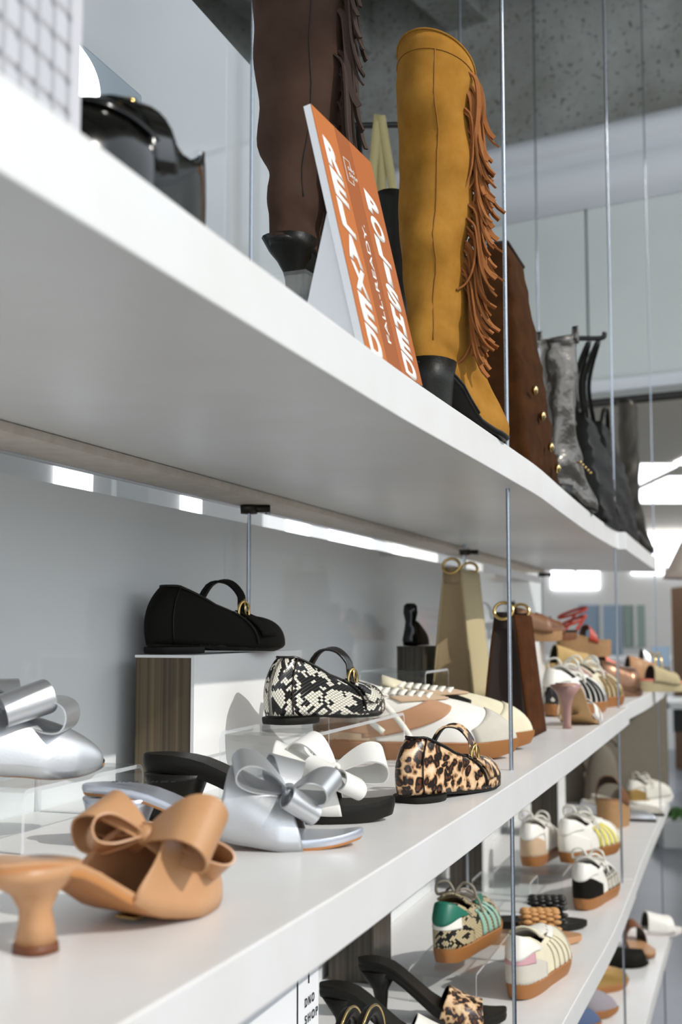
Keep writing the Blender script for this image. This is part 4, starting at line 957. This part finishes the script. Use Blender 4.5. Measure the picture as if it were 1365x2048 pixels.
# red strapped espadrille
t = strap_slide('espadrille', 'cork wedge espadrille with red ankle straps', (.615, 3.50, MID+.102), .3, .17, .062, 'cork', 'cork', 'red_leather', (.5, .66), vh=.05, W=.036, straps=1, grp='wedge slides')
riser('clear acrylic riser under the red strapped espadrille', .69, 3.46, RUN, .16, .09, .101)
for z, rr in ((.10, .032), (.125, .036)):
    mk('ankle_strap', ribbon([(.05+rr*1.2*math.cos(q), rr*math.sin(q), z+.015*math.cos(q)) for q in np.linspace(0, 2*pi, 28)], (0, 0, 1), .008, .002), 'red_leather', t)
for y in (-.034, .034): mk('side_strap', ribbon(cr([(.03, y*.9, .06), (.055, y, .09), (.075, y*.95, .12)], 10), (1, 0, 0), .008, .002), 'red_leather', t)
t = thing('strappy_sandal', 'dark olive strappy sandal with metal studs on the back riser', 'shoe', (.44, 3.50, MID+.152), .2, 'open slides')
la = Last(.22, .034, [(0, .05), (.3, .04), (.6, .006), (1, .006)], (0, .1), .02, [(0, 0), (1, 0)], 0); la.sole('sole', 'black_leather', t, [(0, .044), (.3, .034), (.6, 0), (1, .002)], [(0, .05), (.3, .04), (.6, .006), (1, .006)])
mk('heel', lathe_sq([(.03, .006, .006, 0), (.03, .006, .006, .025), (.03, .02, .018, .046)]), 'black_leather', t)
for x in (.05, .10, .16):
    mk('strap', ribbon([(x, -.034*math.cos(a), .01+(.045 if x < .08 else 0)+.05*math.sin(a)) for a in np.linspace(0, pi, 18)], (1, 0, 0), .010, .002), 'black_leather', t)
    mk('stud', ell(x, -.012, .062+(.045 if x < .08 else 0), .005, .005, .003, 8, 6), 'steel', t)
riser('tall clear acrylic riser at the back under the strappy sandal', .545, 3.42, RUN, .16, .09, .15)
# nude heeled sandal
L = .20
t, la, zi = heel_mule('heeled_sandal', 'nude sandal with pink stiletto heel and white toe straps', 'shoe', (.405, 2.255, MID), 1.15, L, .078, 'nude', 'rose', .006, W=.036, grp=None, dip=.66)
mk('heel', lathe_sq([(.028, .0085, .0085, 0), (.028, .007, .007, .01), (.027, .0075, .008, .04), (.024, .013, .015, .06), (.024, .030, .029, .08)]), 'rose', t)
fw3 = foot_w(L, .036)
for a, b in ((.5, .6), (.68, .8)):
    arch_vamp('toe_strap', 'white_leather', t, lambda w: L*a+.012*math.sin(pi*w), lambda w: L*b+.012*math.sin(pi*w), lambda s: fw3(s)*1.12+.004, lambda s: zi(s)-.004, lambda s: .04, lining='nude')
mk('gold_mark', boxg(.075, .095, -.006, .006, .022, .0235), 'gold', t, smooth=False)
# white and metallic sneakers
sneaker('white lace sneaker with shiny silver toe beside the nude heel', (.432, 2.57, MID), .96, .27, 'white_leather', 'snake_bw', 'white_leather', 'black_leather', 'silver', stripe='bars', grp='metallic toe sneakers')
sneaker('white sneaker with pale gold toe farther along the middle shelf', (.520, 2.79, MID), .96, .27, 'cream_suede', 'tan_suede', 'rose', 'gold_leather', 'gold_leather', stripe='bars', grp='metallic toe sneakers')
# bronze slide and company
strap_slide('metallic_slide', 'shiny bronze platform slide on the far middle shelf', (.67, 3.32, MID), .22, .15, .03, 'bronze', 'cork', 'bronze', (.12, .88), vh=.075, W=.045)
strap_slide('coral_slide', 'coral and black slide behind the bronze one', (.72, 3.66, MID), .3, .14, .06, 'cream_canvas', 'black_leather', 'coral', (.4, .8), vh=.06)
strap_slide('tan_slide', 'tan leather slide near the shelf end', (.86, 3.82, MID), .1, .16, .03, 'brown_leather', 'tan_leather', 'tan_leather', (.15, .75), vh=.075, W=.042)
strap_slide('cream_slide', 'cream slide with peach lining beside the tan slide', (.86, 3.58, MID), .25, .15, .035, 'cream_canvas', 'coral', 'cream_canvas', (.25, .8), vh=.05, W=.04)
t = strap_slide('metallic_slide', 'pale gold looped slide at the very back of the middle shelf', (.93, 3.95, MID), .1, .15, .03, 'silver', 'silver', 'silver', (.2, .4), vh=.1, W=.04)
for i in range(2): mk('loop', tube([(.07+.02*i, -.035*math.cos(a), .03+.075*math.sin(a)) for a in np.linspace(0, pi, 18)], .003, 6), 'gold', t)
setp(mk('felt_block', boxg(1.045, 1.105, 4.13, 4.18, MID, MID+.055), 'grey_felt', bev=.003), 'small grey felt block at the end of the middle shelf', 'block')
t = thing('card_stand', 'pale blue card standing behind the grey block', 'card', (1.06, 4.2, MID), 0)
mk('card', boxg(0, .06, 0, .002, .004, .12), 'blue_card', t, smooth=False); mk('foot', boxg(0, .06, -.01, .02, 0, .004), 'acrylic_edge', t, smooth=False)
t = thing('sculpted_heel', 'black sculpted heel shoe on the dark plinth beside the beige bag', 'shoe', (.132, 2.335, MID+.151), 1.25)
mk('body', lathe([(.014, 0), (.016, .01), (.012, .03), (.010, .045), (.014, .062), (.013, .075), (.008, .08)], 16), 'black_patent', t)
la = Last(.1, .02, .0, (0, .06), .012, [(0, .05), (1, .03)], .02); la.upper('vamp', 'black_leather', t, 'black_leather', nu=30, nv=8)

# ================================================================== THIRD SHELF
riser.z = LOW
def shop_box(label, x, y, w, h):
    t = thing('shop_box', label, 'box', (x, y, LOW), RUN)
    mk('carton', boxg(-w, 0, -.0, .07, 0, h), 'card_white', t, smooth=False, bev=.001)
    R = Matrix.Rotation(pi/2, 4, 'X'); z1 = h-.118
    mk('logo_bracket', join(boxg(-.062, -.0608, -.0012, 0, z1, z1+.07), boxg(-.062, -.03, -.0012, 0, z1, z1+.0012), boxg(-.031, -.03, -.0012, 0, z1, z1+.012), boxg(-.062, -.03, -.0012, 0, z1+.069, z1+.07), boxg(-.031, -.03, -.0012, 0, z1+.056, z1+.07)), 'ink_black', t, smooth=False)
    text_obj('lettering', 'D N O', 1, 'ink_black', t, Matrix.Translation((-.041, -.0008, z1+.040)) @ R, bold=.02, w=.026, h=.0085, align='LEFT')
    text_obj('lettering', 'S H O P', 1, 'ink_black', t, Matrix.Translation((-.041, -.0008, z1+.024)) @ R, bold=.02, w=.036, h=.0085, align='LEFT')
shop_box('white box printed with the shop logo under the middle shelf', -.022, 1.25, .2, .30)
plinth('dark ribbed plinth behind the black slides', .05, 2.06, RUN, .1, .075, LOW, .26, 'plinth_dark', 'plinth_dark')
plinth('dark ribbed plinth behind the green heeled sneaker', .312, 2.765, RUN, .1, .075, LOW, .28, 'plinth_dark', 'plinth_white')
plinth('dark ribbed plinth behind the tan wedge slide', .60, 3.45, RUN, .12, .075, LOW, .28, 'plinth_dark', 'plinth_white')
riser('clear acrylic riser under the green heeled sneaker', .207, 1.938, RUN, .275, .107, .05)
riser('clear acrylic riser under the pair of white retro sneakers', .475, 2.69, RUN, .29, .15, .05)
riser('clear acrylic riser standing empty behind the front cable', .385, 2.56, RUN, .10, .12, .06)
sneaker('snakeskin sneaker with emerald green heel tab on the clear riser', (.158, 1.985, LOW+.051), 1.14, .26, 'snake_tan', 'snake_tan', 'green_leather', 'green_light', None, lace_m='lace_grey', lining='beige_suede', stripe='bars', trim='white_leather')
sneaker('white heeled beige sneaker with pink trim nearest the shelf edge', (.272, 1.971, LOW), 1.14, .265, 'cream_suede', 'grey_suede', 'white_leather', 'cream_suede', 'grey_suede', stripe='bars', trim='pink_trim', bow_l=False)
sneaker('white sneaker with black suede heel counter', (.492, 2.579, LOW), 1.13, .26, 'white_leather', 'black_soft', 'white_leather', 'snake_bw', None, stripe='bars')
sneaker('white and beige suede sneaker on the far clear riser', (.413, 2.765, LOW+.051), 1.2, .26, 'white_leather', 'beige_suede', 'white_leather', 'white_leather', None)
sneaker('white sneaker with yellow side bars and mustard lining', (.50, 2.81, LOW+.051), .92, .27, 'white_leather', 'white_leather', 'white_leather', 'yellow', 'cream_suede', lining='mustard_lining', stripe='bars')
sneaker('grey sneaker with gold heel counter and chunky white sole', (.935, 4.03, LOW), .75, .24, 'grey_mesh', 'gold_leather', 'grey_mesh', 'grey_mesh', None, sole_m='white_leather', grp=None)
# slides on the third shelf
L = .22
def heel_slide(label, loc, yaw, vm, H=.072):
    t, la, zi = heel_mule('heeled_slide', label, 'shoe', loc, yaw, L, H, 'black_leather', 'black_leather', .017, W=.036, grp='black heeled slides')
    mk('heel', lathe_sq([(.036, .009, .009, 0), (.036, .008, .008, .02), (.034, .012, .014, .045), (.032, .028, .025, H)]), 'black_leather', t)
    fw = foot_w(L, .036)
    arch_vamp('vamp', vm, t, lambda w: L*(.55+.07*math.sin(pi*w)), lambda w: L*.84, lambda s: fw(s)*1.08+.002, lambda s: zi(s)-.016, lambda s: .048-.016*smooth(L*.55, L*.84, s), lining='black_leather')
    return t
heel_slide('black heeled slide with leopard print vamp', (.025, 1.885, LOW), -.08, 'leopard')
heel_slide('black heeled slide with white vamp', (-.03, 1.755, LOW), -.12, 'white_leather')
t = thing('ring_handle_bag', 'small black bag with round gold trimmed handles under the middle shelf', 'bag', (.02, 1.45, LOW), RUN)
mk('body', ell(0, .0, .045, .06, .03, .045, 20, 12), 'black_leather', t)
for i, (r, y) in enumerate(((.048, -.012), (.044, .014))):
    h = mk('ring_handle', tube([(r*math.cos(a), y, .095+r*math.sin(a)) for a in np.linspace(0, 2*pi, 36, endpoint=False)], .0065, 8, closed=True), 'black_leather', t)
    mk('gold_trim', tube([((r+.0062)*math.cos(a), y-.004, .095+(r+.0062)*math.sin(a)) for a in np.linspace(-.5, 2.2, 30)], .0018, 6), 'gold', h)
mk('clasp', ell(-.025, -.03, .085, .01, .006, .01), 'gold', t)
def woven_slide(label, loc, yaw, m, sole_m):
    t = strap_slide('woven_slide', label, loc, yaw, .215, .014, sole_m, sole_m, m, (.5, .8), vh=.05, grp='woven slides')
    for i in range(11):
        for j in range(5):
            a = pi*(i+.5+.5*(j % 2))/11.5; x = .215*(.52+.062*j)
            mk('weave', ell(x, -.039*math.cos(a), .008+.050*math.sin(a)**.8, .0092, .0058, .0042, 8, 6), m, t)
    return t
woven_slide('black woven leather slide behind the tan woven one', (.263, 2.45, LOW), -.04, 'woven_black', 'black_leather')
woven_slide('tan woven leather slide behind the pink trimmed sneaker', (.231, 2.338, LOW), -.03, 'woven_tan', 'tan_leather')
strap_slide('wedge_slide', 'tan platform wedge slide on the third shelf', (.765, 3.60, LOW), 1.15, .15, .085, 'cork', 'brown_leather', 'cognac', (.2, .6), vh=.075, W=.052, grp='wedge slides')
def pointed_flat(label, loc, yaw, m):
    t = thing('pointed_flat', label, 'shoe', loc, yaw, 'silver pointed flats')
    la = Last(.24, .033, .006, (.004, .62*.24), .024, [(0, .05), (.5, .035), (1, .03)], .03, ws=[(0, .75), (.4, .75), (.65, 1), (.85, .62), (.95, .3), (1, .2)])
    la.upper('upper', m, t, 'grey_suede'); la.sole('sole', 'black_rubber', t, 0, .007); la.insole('insole', 'grey_suede', t)
pointed_flat('shiny silver pointed flat nearest the shelf end', (.745, 3.87, LOW), -.6, 'silver')
pointed_flat('matte grey pointed flat behind the silver one', (.80, 3.985, LOW), -.6, 'grey_suede')
t = thing('dome_bag', 'rounded grey handbag standing against the end panel', 'bag', (.86, 4.09, LOW), .1)
mk('body', grid(lambda a, b: (.062*math.cos(2*pi*a)*math.sqrt(max(.001, 1-(b*.999)**2.4)), .03*math.sin(2*pi*a)*math.sqrt(max(.001, 1-(b*.999)**2.4)), .2*b), 28, 14, cu=True), 'taupe', t)
mk('handle', tube([(.05*math.cos(a), 0, .19+.03*math.sin(a)) for a in np.linspace(0, pi, 16)], .006, 8), 'taupe', t)

# ================================================================== BOTTOM SHELF
strap_slide('white_slide', 'white leather slide with folded strap at the bottom shelf end', (.855, 3.90, BOT), .12, .21, .02, 'pink_white', 'white_leather', 'white_leather', (.42, .85), vh=.06)
strap_slide('open_sandal', 'dark brown banded sandal with tan footbed facing the aisle', (.872, 3.80, BOT), -1.5, .18, .02, 'brown_leather', 'tan_leather', 'cognac', (.05, .38), vh=.065)
strap_slide('black_flat', 'black pointed flat slide on the bottom shelf', (.68, 3.555, BOT), .05, .19, .012, 'black_rubber', 'black_leather', 'black_soft', (.15, .95), vh=.055, W=.036)
sneaker('gold leather sneaker with long white laces on the bottom shelf', (.60, 3.26, BOT), .6, .2, 'gold_leather', 'gold_leather', 'tan_leather', None, None, grp='bottom shelf sneakers', W=.04)
sneaker('mauve suede sneaker with pink laces on the bottom shelf', (.44, 3.11, BOT), 0, .24, 'mauve_suede', 'mauve_suede', 'mauve_suede', None, None, lace_m='lace_pink', grp='bottom shelf sneakers', sole_m='gum')
sneaker('navy blue suede sneaker at the lower frame edge', (.385, 3.0, BOT), 0, .23, 'blue_suede', 'blue_suede', 'blue_suede', None, None, grp='bottom shelf sneakers')

# ================================================================== HALL FURNITURE
t = thing('trestle_table', 'white topped trestle table with black frame beyond the shelves', 'table', (2.6, 7.4, 0))
mk('table_top', boxg(-.62, .38, .05, .65, .87, .91), 'table_white', t, smooth=False); mk('apron', boxg(-.58, .36, .09, .13, .73, .87), 'rail_black', t, smooth=False)
for x in (-.3, .2):
    for s in (-1, 1):
        mk('leg', tube([(x+.05*s, .12, .75), (x+.16*s, .1, 0)], .022, 8), 'rail_black', t)
mk('stretcher', tube([(-.3, .12, .4), (.2, .12, .4)], .015, 8), 'rail_black', t)
t = thing('planter_box', 'white planter box with low green plants on the floor', 'planter', (2.25, 7.9, 0))
mk('box', boxg(-.25, .6, -.15, .15, 0, .16), 'table_white', t, smooth=False)
for i in range(26):
    x, y = rnd.uniform(-.22, .55), rnd.uniform(-.12, .12); a = rnd.uniform(0, 6)
    mk('leaf', ribbon(cr([(x, y, .15), (x+.03*math.cos(a), y+.03*math.sin(a), .22), (x+.07*math.cos(a), y+.07*math.sin(a), .235)], 6), (-math.sin(a), math.cos(a), 0), [.012, .03, .04, .04, .03, .02, .004], .002), 'leaf', t, smooth=False)
t = thing('pendant_lamp', 'woven conical pendant lamp hanging beyond the shelf end', 'lamp', (1.74, 6.0, 0))
mk('shade', grid(lambda a, b: ((.03+.13*b)*math.cos(2*pi*a), (.03+.13*b)*math.sin(2*pi*a), 1.86-.26*b), 28, 8, cu=True), 'rattan', t, solid=.006)
for q in range(3): mk('cord', tube([(.05*math.cos(q*2.1), .05*math.sin(q*2.1), 1.85), (0, 0, 2.1)], .004, 6), 'rail_black', t)
mk('cable', tube([(0, 0, 2.1), (0, 0, 2.6)], .005, 6), 'rail_black', t)
mk('bulb', ell(0, 0, 1.74, .035, .035, .045), 'lamp_glow', t)
t = thing('wall_counter', 'long white counter in front of the far windows', 'counter', (3.6, 14.2, 0))
mk('body', boxg(-2.2, 3, -.3, .3, .0, .98), 'table_white', t, smooth=False); mk('worktop', boxg(-2.25, 3.05, -.35, .35, .98, 1.03), 'table_white', t, smooth=False)
t = thing('wood_cabinet', 'tall brown wooden cabinet at the right of the hall', 'cabinet', (3.27, 11.9, 0))
mk('carcass', boxg(0, .9, -.25, .25, 0, 1.75), 'wood_brown', t, smooth=False)
for i in range(2): d = mk('door', boxg(.02+.44*i, .44+.44*i, -.27, -.25, .05, 1.7), 'wood_brown', t, smooth=False); mk('handle', boxg(.4+.06*i, .42+.06*i, -.29, -.27, .8, 1.0), 'black_metal', d, smooth=False)
